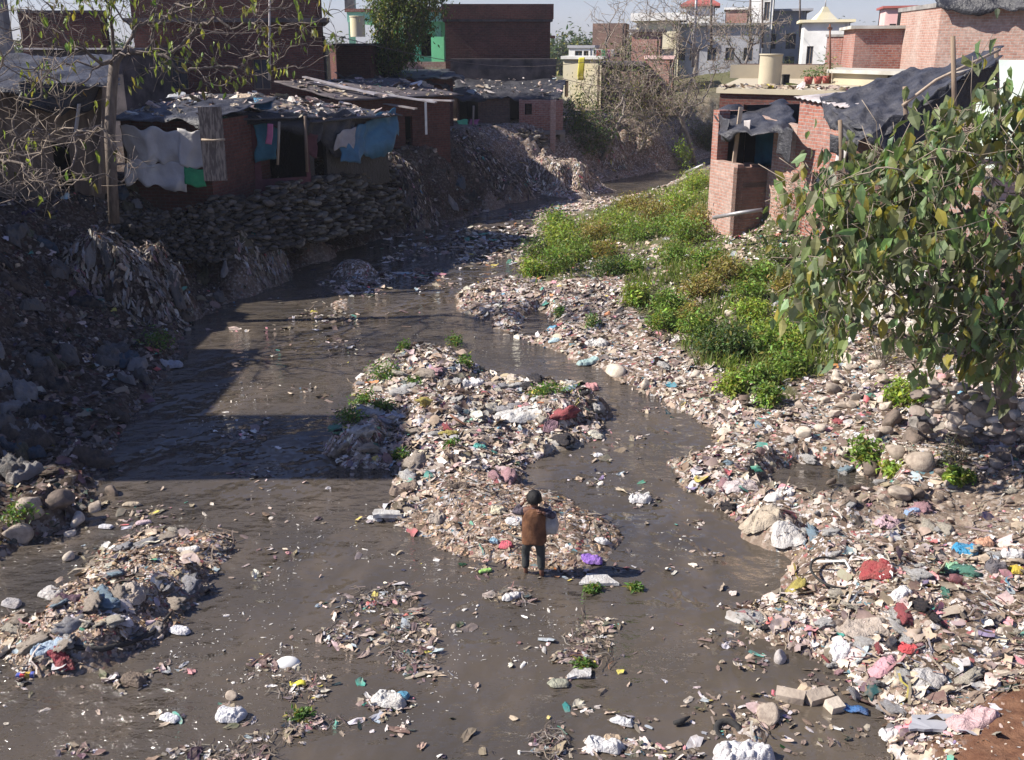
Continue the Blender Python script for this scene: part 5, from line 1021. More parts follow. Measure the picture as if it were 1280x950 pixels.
cen('wispy bare tree behind the washing line', 770, 90, 64, [(775, 25, 0, (2.0, 1.5, 1.6), 44)], 26, .1, None, (0, 1.2))
# bushes
def shrub(name, label, c, rad, n, s0, s1, col, seed, group=None, cat='shrub', hang=0, wide=1.0, yel=.04):
    r_ = np.random.RandomState(seed); c = Vector(c); t = thing(name, label, cat, c, group); k = max(3, int(n / 60)); cs = blob((c.x, c.y, c.z + rad[2] * .5), (rad[0] * .7, rad[1] * .7, rad[2] * .5), k, r_)
    cs[:, 2] = np.maximum(cs[:, 2], c.z + rad[2] * .1); P = np.repeat(cs, n // k, 0) + r_.randn((n // k) * k, 3) * np.array(rad) * .26; P[:, 2] = np.maximum(P[:, 2], c.z + .01)
    leafset('foliage', P, s0, s1, t, seed, col, hang=hang, wide=wide, yel=yel); mb = MB()
    for q in cs[:14]: mb.tube([c, c.lerp(Vector(q), .5) + Vector(r_.randn(3) * .03), q], [.012, .009, .005], 'twig', 4)
    child(mb, 'stem', t); return t
DG = (.06, .10, .025); MG = (.15, .23, .04); LG = (.24, .32, .05); RG = (.24, .20, .06)
for i, (px, py, rx, h_, n, c_, l_) in enumerate(((735, 190, 1.5, 2.0, 1600, DG, 'dark evergreen bush on the shaded bank right of the brick balcony'), (722, 158, .9, 1.4, 700, DG, 'dark leafy bush under the low roof beside the brick balcony'), (975, 66, 3.0, 1.6, 900, MG, 'wide green bush on the hill below the temple'), (925, 82, 2.2, 1.5, 700, MG, 'green bush left of the roof terrace'), (850, 205, .8, 1.2, 500, LG, 'yellow green bush at the foot of the bending bare tree'), (965, 60, 2., 1.3, 500, RG, 'dry brown bush on the slope below the grey hilltop house'), (870, 85, 2.4, 1.2, 600, RG, 'dry brown undergrowth bush below the poles'), (800, 130, 1.6, 1.0, 600, MG, 'green bush among the bare trees above the stream'))):
    c = hit(px, py); shrub('bush', l_, c, (rx, rx, h_), n, .10, .20, c_, 300 + i)
c = hit(985, 300); shrub('bush', 'grey green feathery bush against the tall brick hut wall', (c.x + .35, c.y + .4, c.z), (.8, .6, 1.5), 1500, .06, .14, (.09, .11, .05), 320, wide=.4)
c = hit(955, 330); shrub('bush', 'pale green bush below the feathery one at the brick corner', (c.x + .4, c.y, c.z), (.8, .7, .8), 900, .06, .12, (.10, .15, .04), 321)
c = hit(1195, 580); shrub('bush', 'small grey dusty bush between boulders below the tree trunk', c, (.35, .35, .38), 500, .04, .09, (.10, .10, .07), 322, wide=.5)
c = hit(1085, 470); shrub('bush', 'dry grey thicket hanging over the stones left of the tree trunk', (c.x + .35, c.y + .4, c.z), (.6, .6, .9), 900, .05, .11, (.12, .11, .07), 323, wide=.35)
bq = np.random.RandomState(66); k_ = 0
for i in range(34):
    px = bq.uniform(735, 1010); py = bq.uniform(66, 175) if px < 880 else bq.uniform(62, 92); c = hit(px, py)
    if float(sdf(WALLLINE, np.array([c.x]), np.array([c.y]))[0]) > -.5 and c.y < 50: continue
    kd = bq.randint(3); shrub('bush', ('dry brown', 'dull green', 'grey green')[kd] + ' scrub bush on the slope behind the bare trees', c, (bq.uniform(1.0, 1.8), 1.2, bq.uniform(.9, 1.6)), 520, .08, .17, ((.13, .10, .06), (.07, .095, .03), (.10, .11, .06))[kd], 700 + i, group=('dry brown', 'dull green', 'grey green')[kd] + ' scrub behind the bare trees', wide=.6)
# shrubs over the green part of the right bank
SH = [(690, 340, .9, .55, MG), (672, 322, .6, .5, DG), (700, 310, .9, .6, LG), (740, 300, .9, .5, RG), (770, 290, .9, .55, LG), (665, 345, .5, .4, LG), (720, 330, .8, .5, MG), (690, 290, .8, .5, MG), (755, 322, .6, .35, RG), (800, 300, .9, .5, MG), (820, 275, 1.0, .45, RG), (850, 262, 1.0, .5, LG), (870, 240, .9, .6, LG), (840, 290, .8, .45, MG), (795, 262, 1.0, .4, RG), (862, 300, .8, .45, MG),
      (880, 285, .7, .5, RG), (760, 345, .7, .4, DG), (785, 340, .6, .35, MG), (840, 330, .7, .4, MG), (795, 380, .5, .35, LG), (885, 335, .7, .45, MG), (875, 370, .6, .35, RG), (905, 350, .6, .4, RG), (840, 385, .6, .35, MG), (870, 420, .6, .4, MG), (900, 445, .75, .45, DG), (925, 445, .6, .4, DG), (865, 405, .5, .3, RG), (960, 440, .6, .4, MG), (980, 465, .55, .35, MG), (830, 410, .5, .3, MG), (945, 480, .4, .25, MG), (915, 490, .4, .28, LG),
      (960, 505, .35, .25, MG), (1130, 500, .5, .25, LG), (990, 440, .6, .4, LG), (1010, 420, .6, .4, MG), (940, 400, .6, .3, LG), (1115, 595, .25, .16, LG), (1195, 600, .2, .12, LG), (1080, 575, .35, .25, MG), (1200, 600, .2, .12, MG), (960, 420, .5, .28, LG), (950, 350, .6, .35, MG), (985, 365, .6, .35, RG), (1015, 380, .6, .4, MG), (1040, 400, .5, .35, LG), (935, 375, .6, .3, MG), (1000, 400, .6, .35, RG)]
DESC = {DG: 'dark green', MG: 'mid green', LG: 'bright yellow green', RG: 'reddish brown'}
for i, (px, py, rx, h_, c_) in enumerate(SH):
    c = hit(px, py); shrub('low_shrub', '%s %s weed shrub %s, %s' % ('broad' if rx > .75 else 'medium' if rx > .5 else 'small', DESC[c_], 'far up the green slope' if py < 275 else 'on the upper slope' if py < 325 else 'in the middle slope' if py < 385 else 'low on the slope' if py < 450 else 'in litter below the grass', 'beside the water' if px < 705 else 'left of the bare patch' if px < 780 else 'in the centre' if px < 860 else 'towards the brick hut' if px < 930 else 'near the large-leaved tree'), c, (rx * .85, rx * .8, h_ * 1.2), int(1400 * rx + 250), .05, .12, c_, 400 + i, group='%s weed shrubs on the right bank' % DESC[c_], yel=.08 if c_ != RG else .15)
for i, (px, py, rx, h_, l_) in enumerate(((488, 472, .42, .25, 'leafy weed patch on the upper left of the mid-river island'), (452, 505, .32, .2, 'leafy weeds on the left flank of the mid-river island'), (478, 512, .22, .16, 'small weed tuft behind the left flank weeds of the island'), (432, 532, .3, .25, 'dark weeds overhanging the left tip of the mid-river island'), (567, 432, .28, .22, 'bright weed tuft at the upstream tip of the island'), (580, 455, .22, .16, 'small green tuft below the upstream tip of the island'), (508, 440, .2, .18, 'small upright weed at the top edge of the island'), (688, 492, .4, .14, 'yellow green leaves scattered near the pink bag on the island'), (520, 482, .22, .16, 'weed tuft in the middle of the island refuse'), (565, 560, .14, .14, 'single green weed near the front of the island refuse'), (505, 572, .2, .12, 'green weeds at the front left edge of the island refuse'), (28, 645, .28, .16, 'bright green tuft on the stones at the lower left shore'), (195, 435, .5, .35, 'dull green weeds at the shaded left waterline'), (700, 395, .2, .2, 'small weed in litter beside the puddle'), (738, 408, .25, .25, 'pale weed beside the white sack on the right shore'), (790, 735, .12, .05, 'dark green leaf sprig afloat right of the person'), (742, 740, .10, .07, 'yellow green sprig afloat below the white board'), (380, 893, .14, .08, 'bright green leaf bunch afloat near the bottom left'), (730, 832, .10, .05, 'green leaves afloat by the white box lid'))):
    c = hit(px, py); shrub('weed_tuft', l_, c, (rx, rx, h_), int(150 + 700 * rx), .035, .085, (.09, .17, .03), 500 + i, cat='weed', yel=.1)
# grass, stuff
X, Y = field(90000, 10, 44, .0, .55); Z, k = H(X, Y, True); i = (rs.rand(len(X)) < k['green'] * (.10 + 1.1 * sstep(-.1, .3, fbm(X * .8, Y * .8, 3)))); X, Y, Z = X[i], Y[i], Z[i]; n = len(X)
bl = np.array([(-.5, 0, 0), (.5, 0, 0), (.28, .12, .55), (-.28, .12, .55), (.12, .4, 1), (-.1, .4, 1)]) ; BLD = [(bl * [1, 1 + .5 * q, 1], np.array([(0, 1, 2, 3), (3, 2, 4, 5)])) for q in range(3)]
s = rs.uniform(.09, .30, n); M = frames(np.tile([0, 0, 1.], (n, 1)), rs.rand(n) * 6.28, np.full(n, .25)); c = np.array([(.15, .23, .04), (.20, .26, .05), (.24, .23, .08), (.11, .17, .035)])[rs.randint(0, 4, n)] * rs.uniform(.7, 1.2, (n, 1))
tag(scatter('grass', BLD, np.stack([X, Y, Z], -1), M, np.stack([s * .12 + .008, s * .7, s], -1), c, 'grass'), 'short bright grass covering the right bank between shrubs', 'grass', kind='stuff')
# far woods
FT = [(712, 52, 150, 5.0), (728, 60, 150, 4), (700, 66, 145, 3.5), (745, 62, 170, 4), (985, 44, 120, 3.4), (1030, 48, 120, 3), (1090, 50, 140, 4), (800, 48, 150, 4), (830, 42, 150, 5), (420, 80, 130, 6), (405, 62, 130, 5), (60, 60, 120, 6), (110, 50, 120, 6), (20, 70, 110, 6), (1130, 30, 150, 3)]
for i, (px, py, Y, h_) in enumerate(FT):
    c = A(px, py, Y); base = Vector((c.x, c.y, 2.6)); top = c.z; hh = max(top - 2.6, 2); tree('far_tree', ('hazy round tree beyond the far roofs, number'.replace(', number', '')), [base, base + Vector((0, 0, hh * .3)), base + Vector((.1, 0, hh * .5))], [((base.x, base.y, 2.6 + hh * .7), (h_ * .7, h_ * .7, hh * .38), 26)], 600 + i, .3, .05, ('bark', 'twig'), (40, 1.0, .45, .9, (.06, .085, .04), .1, 1), steps=3, group='hazy trees beyond the far roofs')
# ------------------------------------------------------------------ single things lying about
def cmat(c, rough=.5):
    k = 'tint_%.3f_%.3f_%.3f' % tuple(c)
    if k not in MATS: plain(k, tuple(x * .9 for x in c), tuple(x * .5 + y for x, y in zip(c, (.07, .05, .035))), rough=rough, scale=9, bs=1.0, spec=.35, lo=.42, hi=.68, dist=.03)
    return k
def lump(name, label, cat, pos, size, proto, mat, rz=0, group=None, sink=.25, smooth=True, scale=(1, 1, 1), tilt=0):
    V, F_ = proto; me = bpy.data.meshes.new(name); me.from_pydata([tuple(p) for p in V], [], [tuple(f) for f in F_]); me.materials.append(MATS[mat])
    me.polygons.foreach_set('use_smooth', [smooth] * len(F_)); me.update(); o = bpy.data.objects.new(name, me); link(o); o.scale = (size * scale[0], size * scale[1], size * scale[2])
    o.location = (pos[0], pos[1], pos[2] + size * (.28 - sink * .6)); o.rotation_euler = (tilt, tilt * .5, rz); return tag(o, label, cat, group)
rr = np.random.RandomState(77)
BIGROCK = [lump_proto(np.random.RandomState(90 + i), 3, .07, .75, True) for i in range(10)]
for i, (px, py, s, m_, l_) in enumerate(((770, 466, .52, 'stone_pale', 'large pale angular boulder at the water edge right of the island'), (808, 480, .26, 'stone_pale', 'smaller pale boulder right of the large one at the water edge'),
        (960, 893, .36, 'stone', 'flat brown boulder in the shallows at the lower right'), (40, 634, .42, 'stone', 'round grey boulder behind the green tuft at the lower left shore'), (76, 626, .46, 'stone_dark', 'dark round boulder on the lower left shore'), (119, 634, .3, 'stone', 'tall wedge shaped stone at the shade line on the left'),
        (96, 650, .36, 'stone_pale', 'smooth pale slab stone at the lower left waterline'), (88, 666, .18, 'stone_pale', 'small pale pebble stone below the slab at lower left'), (86, 696, .22, 'stone_pale', 'pale stone alone in the water at the left'), (22, 668, .42, 'stone', 'lumpy grey stone at the left edge'), (140, 615, .3, 'stone_dark', 'dark stone half sunk in the shaded water at left'),
        (975, 822, .22, 'cloth_sack', 'rounded brown stone near the shallows, right one of a touching pair'), (1063, 625, .22, 'stone_dark', 'dark round stone behind the dump on the right bank'), (868, 468, .26, 'stone_pale', 'pale stone at the foot of the dark green shrub'), (905, 478, .24, 'stone_pale', 'pale stone between weeds on the right bank'),
        (925, 468, .24, 'stone_pale', 'pale stone right of another in the weeds'), (950, 488, .26, 'stone_pale', 'tall pale stone below the weeds'), (913, 390, .28, 'stone_pale', 'cream stone alone in the middle of the grass slope'), (925, 360, .2, 'stone', 'grey stone below the brick foundation corner'), (866, 326, .24, 'stone', 'brown stone in the weeds left of the foundation'),
        (790, 325, .18, 'stone_pale', 'small pale stone near the reddish weeds'), (1115, 528, .5, 'stone_dark', 'broad dark boulder in the pile below the tree'), (1145, 548, .5, 'stone_dark', 'dark brown boulder in front of the broad dark one'), (1150, 578, .48, 'stone', 'large tan boulder at the foot of the boulder pile'), (1195, 522, .42, 'stone', 'tan boulder under the retaining wall'), (1240, 540, .36, 'stone', 'pale brown boulder right of the tan boulder under the wall'),
        (1175, 512, .34, 'stone', 'flat grey boulder at the wall foot'), (1095, 455, .36, 'stone_pale', 'pale boulder at the top of the stone pile'), (1060, 448, .34, 'stone_pale', 'pale round boulder at the upper left of the stone pile'), (1045, 470, .34, 'stone_pale', 'pale boulder in the upper left of the pile beside the grass'), (1205, 590, .3, 'stone', 'tan stone beside the grey dusty bush'), (290, 870, .16, 'stone', 'greenish stone in the water near the bottom left'), (700, 856, .10, 'stone_pale', 'tiny pale stone in the lower middle water'))):
    lump('boulder', l_, 'boulder', hit(px, py + 2), s, BIGROCK[i % 10], m_, rr.rand() * 6, sink=.35)
n = 0; boul = []
while n < 70:
    px = rr.uniform(950, 1290); py = rr.uniform(430, 640); c = hit(px, py)
    if sdf(PILE, np.array([c.x]), np.array([c.y]))[0] < .02: continue
    s = .13 + .22 * rr.rand() ** 1.8; mt = ('stone_pale', 'stone', 'stone', 'stone_pale')[rr.randint(4)] if py < 545 and px < 1150 else ('stone', 'stone_dark', 'stone_dark', 'stone')[rr.randint(4)]
    o = lump('boulder', 'rounded river boulder in the pile beneath the large-leaved tree', 'boulder', (c.x, c.y, c.z + rr.rand() * .05), s, BIGROCK[0], mt, rr.rand() * 6, 'boulders piled beneath the large-leaved tree', sink=.2, tilt=rr.randn() * .3) if False else None
    boul.append((c, s, mt)); n += 1
srcs = {}
for c, s, mt in boul:
    k = (mt, rr.randint(10))
    if k not in srcs:
        V, F_ = BIGROCK[k[1]]; me = bpy.data.meshes.new('boulder'); me.from_pydata([tuple(p) for p in V], [], [tuple(f) for f in F_]); me.materials.append(MATS[mt]); me.polygons.foreach_set('use_smooth', [True] * len(F_)); me.update(); srcs[k] = me
    o = bpy.data.objects.new('boulder', srcs[k]); link(o); o.scale = (s * 1.1, s, s); o.location = (c.x, c.y, c.z + s * .15 + rr.rand() * .05); o.rotation_euler = (rr.randn() * .3, rr.randn() * .3, rr.rand() * 6)
    w_l = {'stone_pale': 'pale', 'stone': 'tan', 'stone_dark': 'dark'}[mt]; tag(o, '%s %s river boulder %s of the pile beneath the large-leaved tree' % ('big' if s > .24 else 'small', w_l, 'at the far left' if c.x < 4.9 else 'in the middle' if c.x < 6.2 else 'at the right'), 'boulder', '%s boulders in the pile under the tree' % w_l)
# crumpled bags in the dump, each an object
bagme = {}
KC = {'shade_toned': (.24, .22, .20), 'brown': (.16, .12, .09), 'white': (.64, .62, .59), 'grey': (.42, .41, .42), 'tan': (.50, .42, .34), 'pink': (.62, .36, .38), 'red': (.50, .12, .13), 'clear blue': (.30, .42, .50), 'green': (.14, .38, .28), 'black': (.035, .033, .04), 'yellow': (.62, .52, .14), 'cream': (.64, .58, .47)}  # first two: left-bank bag colours, darkened to paint its shade in
KP = [.27, .17, .16, .09, .04, .04, .035, .06, .025, .11]
def bagcopy(kind, c, s, where, fl=1.0):
    k = (kind, rr.randint(12))
    if k not in bagme:
        V, F_ = BAGS[k[1]]; me = bpy.data.meshes.new('plastic_bag'); me.from_pydata([tuple(p) for p in V], [], [tuple(f) for f in F_]); me.materials.append(MATS[cmat(KC[kind])]); me.polygons.foreach_set('use_smooth', [True] * len(F_)); me.update(); bagme[k] = me
    o = bpy.data.objects.new('plastic_bag', bagme[k]); link(o); o.scale = (s * 1.15, s, s * .85 * fl); o.location = (c.x, c.y, c.z + .01); nn = normals(np.array([c.x]), np.array([c.y]))[0]
    o.rotation_euler = (rr.randn() * .2 - nn[1] * .6, rr.randn() * .2 + nn[0] * .6, rr.rand() * 6.28); return tag(o, '%s crumpled %s plastic bag %s' % ('larger' if s > .2 else 'small', kind, where + (zone(px, py) if 'right bank' in where else '')), 'plastic bag', '%s bags %s' % (kind, where))
def zone(px, py): return (', upper part' if py < 520 else ', middle part' if py < 660 else ', lower part' if py < 800 else ', nearest part') + (' beside the water' if px < 930 else ' left of centre' if px < 1050 else ' right of centre' if px < 1170 else ' at the right edge')
kinds = list(KC)[2:]; n = 0
while n < 130:
    px = rr.uniform(760, 1290); py = rr.uniform(400, 955); c = hit(px, py); d = float(sdf(RIGHT, np.array([c.x]), np.array([c.y]))[0])
    if d < .05 or float(sdf(EARTH, np.array([c.x]), np.array([c.y]))[0]) > -.1 or float(sdf(GREEN, np.array([c.x]), np.array([c.y]))[0]) > -.1: continue
    bagcopy(kinds[rr.choice(10, p=np.array(KP) / sum(KP))], c, rr.uniform(.09, .24), 'in right bank dump'); n += 1
n = 0
while n < 60:
    px = rr.uniform(405, 760); py = rr.uniform(430, 600); c = hit(px, py)
    if float(sdf(ISLE[0], np.array([c.x]), np.array([c.y]))[0]) < .1: continue
    bagcopy(kinds[rr.choice(10, p=np.array(KP) / sum(KP))], c, rr.uniform(.15, .36), 'on the mid-river island'); n += 1
n = 0
while n < 40:
    px = rr.uniform(0, 290); py = rr.uniform(660, 835); c = hit(px, py)
    if float(sdf(ISLE[1], np.array([c.x]), np.array([c.y]))[0]) < .1: continue
    bagcopy(('white', 'tan', 'grey', 'clear blue', 'cream', 'tan')[rr.randint(6)], c, rr.uniform(.10, .26), 'on the lower left refuse bar', .8); n += 1
n = 0
while n < 46:
    px = rr.uniform(0, 240); py = rr.uniform(400, 640); c = hit(px, py)
    if float(sdf(LEFT, np.array([c.x]), np.array([c.y]))[0]) < .1: continue
    bagcopy(('shade_toned', 'shade_toned', 'grey', 'brown', 'black')[rr.randint(5)], c, rr.uniform(.10, .28), 'on the shaded left bank'); n += 1
# larger named cloths and sheets spread on the ground
def crumple(name, label, cat, px, py, wd, dp, c, seed, amp=.07, rz=0, n=(40, 32), rough=.6, flat=False):
    wd *= .88; dp *= .88; p = hit(px, py); q = np.random.RandomState(seed); gu, gv = np.meshgrid(np.linspace(-1, 1, n[0]), np.linspace(-1, 1, n[1]), indexing='ij')
    # rounded irregular outline
    rad = 1 + .22 * fbm(np.arctan2(gv, gu) * 1.6 + seed, np.full_like(gu, seed * .37), 2); mx = np.maximum(np.abs(gu), np.abs(gv)) + 1e-6; ln = np.sqrt(gu ** 2 + gv ** 2) + 1e-6; k = (mx / ln) ** (.55)
    x = gu * k * rad * wd / 2; y = gv * k * rad * dp / 2; cs, sn = math.cos(rz), math.sin(rz); X = p.x + x * cs - y * sn; Y = p.y + x * sn + y * cs
    Z = np.maximum(H(X, Y), 0.004); wx = fbm(x * 4 + seed, y * 4, 2) * .2; f = np.abs(fbm((x + wx) * 6 + seed, (y - wx) * 6, 2)) * .9 + np.abs(fbm((x + wx) * 15 + seed, (y + wx) * 15, 2)) * .55 + .3
    edge = np.clip((1 - mx) * 4, 0, 1) ** .5; Z = Z.mean() * .35 + Z * .65 if not flat else Z; Z = Z + .012 + amp * .85 * f * edge + amp * .3 * edge
    idx = np.arange(n[0] * n[1]).reshape(n); F_ = np.stack([idx[:-1, :-1], idx[1:, :-1], idx[1:, 1:], idx[:-1, 1:]], -1).reshape(-1, 4); m_ = c if isinstance(c, str) else cmat(c, rough)
    o = arr_mesh(name, np.stack([X, Y, Z], -1).reshape(-1, 3), F_, m_, smooth=True, origin=(p.x, p.y, p.z)); return tag(o, label, cat)
CL = [('plastic_sheet', 'blue plastic sheet with green edge near the right side', 1207, 690, .36, .26, (.05, .30, .52), .06), ('plastic_bag', 'pale green plastic bag below the blue sheet', 1188, 716, .26, .24, (.30, .58, .36), .07), ('cloth', 'dark red cloth lump right of the bicycle tyre', 1096, 712, .44, .34, (.34, .06, .06), .07),
      ('plastic_bag', 'purple plastic bag beside the persons shadow', 740, 702, .30, .18, (.32, .16, .58), .05), ('sack', 'large white sack at the bottom edge of the picture', 930, 948, .62, .34, (.72, .70, .69), .12), ('sack', 'large beige woven sack on the right shore', 955, 648, .66, .42, (.50, .42, .32), .10), ('cloth', 'rumpled white cloth on the right shore beside the beige sack', 985, 668, .56, .40, (.62, .59, .55), .08),
      ('plastic_sheet', 'white plastic sheet upstream of the beige sack', 975, 622, .5, .3, (.72, .70, .68), .07), ('cloth', 'pinkish grey cloth by the water on the right shore', 925, 608, .6, .3, (.60, .52, .50), .07), ('sack', 'long white sack high on the right shore left of the boulders', 745, 432, .6, .42, (.68, .65, .60), .10), ('plastic_sheet', 'pale teal plastic heap below the long white sack', 735, 455, .55, .25, (.36, .50, .48), .08),
      ('plastic_sheet', 'small sky blue plastic scrap on the upper right shore', 690, 410, .3, .16, (.16, .42, .60), .03), ('plastic_sheet', 'pale blue sheet scrap above the sacks on the right shore', 694, 425, .32, .18, (.42, .58, .64), .03), ('plastic_sheet', 'wide white plastic sheet across the island middle', 655, 520, 1.1, .55, (.66, .64, .60), .09), ('plastic_sheet', 'white arched plastic strip near the top of the island', 592, 482, .55, .22, (.76, .75, .74), .10),
      ('cloth', 'pink cloth hump at the right tip of the island', 738, 486, .38, .34, (.62, .30, .30), .10), ('plastic_sheet', 'yellow plastic scrap on the right part of the island', 672, 490, .26, .18, (.66, .55, .10), .04), ('plastic_sheet', 'brownish purple bag by the right end of the white island sheet', 690, 538, .32, .28, (.22, .13, .16), .10), ('plastic_bag', 'white bag at the near tip of the island heap', 745, 545, .32, .2, (.66, .62, .50), .06),
      ('plastic_sheet', 'mint green film on the island below the white strip', 582, 528, .34, .12, (.28, .55, .42), .03), ('plastic_sheet', 'bright teal scraps in the front of the island heap', 600, 560, .26, .14, (.12, .45, .38), .05), ('cloth', 'brown sodden cloth at the left front edge of the island', 505, 615, .5, .3, (.24, .18, .14), .10), ('cloth', 'dry grey brown rag on the chip covered bar', 545, 650, .28, .3, (.40, .34, .28), .06),
      ('cloth', 'dark sodden cloth across the island front', 570, 610, .45, .16, (.16, .12, .09), .07), ('paper', 'white paper with dark patch behind the person', 643, 652, .30, .22, (.72, .70, .68), .03), ('plastic_bag', 'pale yellow white bag behind the person to the left', 622, 640, .22, .22, (.62, .56, .40), .07), ('packet', 'red and pink wrapper at the feet of the person', 632, 684, .2, .16, (.62, .12, .16), .05), ('packet', 'light blue wrapper left of the red one by the person', 617, 678, .14, .10, (.30, .50, .62), .04),
      ('plastic_bag', 'white plastic clump floating right of the island front', 800, 626, .40, .26, (.70, .68, .66), .08), ('plastic_bag', 'white floating bag in the right channel', 748, 571, .18, .12, (.74, .73, .74), .05), ('plastic_bag', 'white bag on the right part of the chip bar', 752, 678, .22, .14, (.74, .72, .70), .05), ('plastic_sheet', 'white plastic floating left of the island', 468, 650, .28, .12, (.64, .63, .62), .04),
      ('plastic_bag', 'white and green packaging heap floating at the bottom middle', 485, 878, .44, .28, (.62, .60, .56), .07), ('plastic_bag', 'blue net scrap on the floating packaging heap', 504, 873, .16, .12, (.08, .28, .42), .05), ('plastic_bag', 'crumpled white bag floating at lower left middle', 288, 897, .34, .24, (.70, .69, .70), .07), ('plastic_bag', 'white bag floating alone at bottom left', 212, 900, .22, .12, (.72, .72, .74), .04), ('plastic_bag', 'white triangular bag beside the lower left bar', 225, 790, .28, .16, (.72, .72, .74), .05),
      ('cloth', 'brown sodden lump floating near the lower left bar', 168, 852, .34, .2, (.16, .12, .09), .08), ('plastic_sheet', 'lime green scrap floating left of the person', 607, 715, .22, .10, (.32, .55, .14), .03), ('plastic_bag', 'white and grey clump floating below the person', 640, 748, .30, .14, (.62, .60, .58), .05), ('plastic_bag', 'white bag near the bottom middle waterline', 738, 904 - 100, .16, .1, (.5, .42, .32), .05),
      ('plastic_bag', 'white plastic in the shallows at the bottom right of centre', 778, 905, .28, .10, (.70, .70, .70), .05), ('plastic_bag', 'white bag cluster at the bottom middle edge', 755, 935, .42, .18, (.68, .67, .66), .07), ('cloth', 'tan cloth beside the white bag cluster at the bottom', 765, 928, .22, .14, (.50, .38, .26), .05), ('plastic_bag', 'greenish clear bag below the white box lid', 698, 856, .24, .16, (.34, .34, .26), .04),
      ('plastic_sheet', 'pale pink plastic sheet at the lower right slope', 1215, 905, .55, .30, (.62, .42, .42), .09), ('plastic_bag', 'white bag beside the grey board at lower right', 1115, 920, .28, .18, (.72, .70, .68), .06), ('packet', 'pink and white wrapper in the lower right dump', 1105, 833, .34, .24, (.62, .34, .38), .06), ('packet', 'bright red packet among white bags on the right', 1135, 812, .22, .18, (.62, .08, .09), .05), ('plastic_bag', 'white standing bag left of the red packet', 1050, 818, .26, .2, (.74, .72, .72), .09),
      ('plastic_bag', 'white bag above the red packet on the right', 1125, 745, .34, .2, (.76, .74, .72), .07), ('plastic_bag', 'white bag left of the blue sheet', 1140, 640, .26, .14, (.30, .42, .62), .04), ('cloth', 'pink and grey cloth by the small blue scrap', 1110, 655, .34, .3, (.55, .38, .42), .07), ('plastic_bag', 'orange and white bag above the blue sheet', 1230, 680, .28, .2, (.62, .34, .22), .06), ('plastic_bag', 'white bag at the right edge beside the blue sheet', 1265, 695, .3, .2, (.74, .72, .70), .07),
      ('plastic_bag', 'dark grey bag opening under the white bag at the right edge', 1245, 712, .28, .24, (.14, .13, .14), .10), ('plastic_bag', 'yellow packet at the right edge of the dump', 1270, 715, .22, .16, (.66, .48, .06), .05), ('plastic_sheet', 'long tan sheet on the middle of the dump', 1080, 790, .6, .3, (.44, .37, .31), .06), ('plastic_sheet', 'grey film spread on the lower dump', 1160, 850, .4, .3, (.48, .46, .44), .05), ('plastic_bag', 'large white bag heap on the left shore shade', 215, 460, .5, .3, (.40, .40, .42), .10),
      ('plastic_sheet', 'sheet of white plastic on the lower left bar top', 235, 690, .34, .14, (.72, .68, .64), .05), ('cloth', 'beige cloth folded on the lower left bar', 165, 745, .34, .34, (.50, .42, .34), .07), ('plastic_sheet', 'pale blue film on the front of the lower left bar', 60, 812, .45, .2, (.36, .46, .56), .06), ('cloth', 'dark red jacket at the front of the lower left bar', 75, 828, .44, .16, (.28, .03, .05), .08), ('cloth', 'dark purple cloth at the head of the lower left bar', 85, 752, .4, .2, (.10, .05, .08), .07), ('sack', 'grey white sack on the head of the lower left bar', 65, 745, .36, .24, (.56, .53, .50), .08),
      ('packet', 'white crumpled packet in the middle of the lower left bar', 152, 778, .26, .18, (.72, .68, .70), .06), ('cloth', 'dirty cloth strip in the shallows at the far left', 15, 756, .3, .2, (.40, .38, .38), .04), ('plastic_bag', 'pink and white bag beyond the lower left bar', 180, 655, .26, .10, (.66, .50, .52), .04), ('plastic_bag', 'flat white bag beyond the lower left bar at the shade line', 133, 660, .24, .12, (.66, .65, .66), .04), ('plastic_sheet', 'sheet of tan plastic floating at the shade line', 165, 632, .3, .12, (.46, .38, .28), .04)]
for i, (nm, lb, px, py, wd, dp, c_, am) in enumerate(CL):
    crumple(nm, lb, {'plastic_sheet': 'plastic sheet', 'plastic_bag': 'plastic bag'}.get(nm, nm), px, py, wd, dp, c_, 900 + i, am, rz=rr.uniform(-.5, .5))
n = 0
RK = {'grey': (.11, .105, .10), 'dirty white': (.24, .225, .21), 'brown': (.07, .052, .04), 'black': (.02, .02, .022), 'olive': (.08, .072, .04), 'dull blue': (.05, .075, .10)}  # rag colours darkened, the bank's shade painted in
while n < 90:
    px = rr.uniform(-10, 600); py = rr.uniform(225, 600); c = hit(px, py); dd = float(sdf(LEFT, np.array([c.x]), np.array([c.y]))[0])
    if dd < .2 or dd > 4.2: continue
    k = list(RK)[rr.choice(6, p=[.26, .2, .22, .14, .12, .06])]; o = crumple('rag', '%s shade-darkened rag %s of the shaded left bank, %s' % (k, 'at the top' if dd > 2.6 else 'in the middle' if dd > 1.2 else 'at the waterline', 'far left' if px < 110 else 'below the canvas shack' if px < 290 else 'below the blue tarp' if px < 470 else 'near the bend'), 'rag', px, py, rr.uniform(.25, .8), rr.uniform(.15, .5), RK[k], 1500 + n, .16, rr.uniform(-1.5, 1.5), (26, 20)); o['group'] = '%s rags on the left bank' % k; n += 1
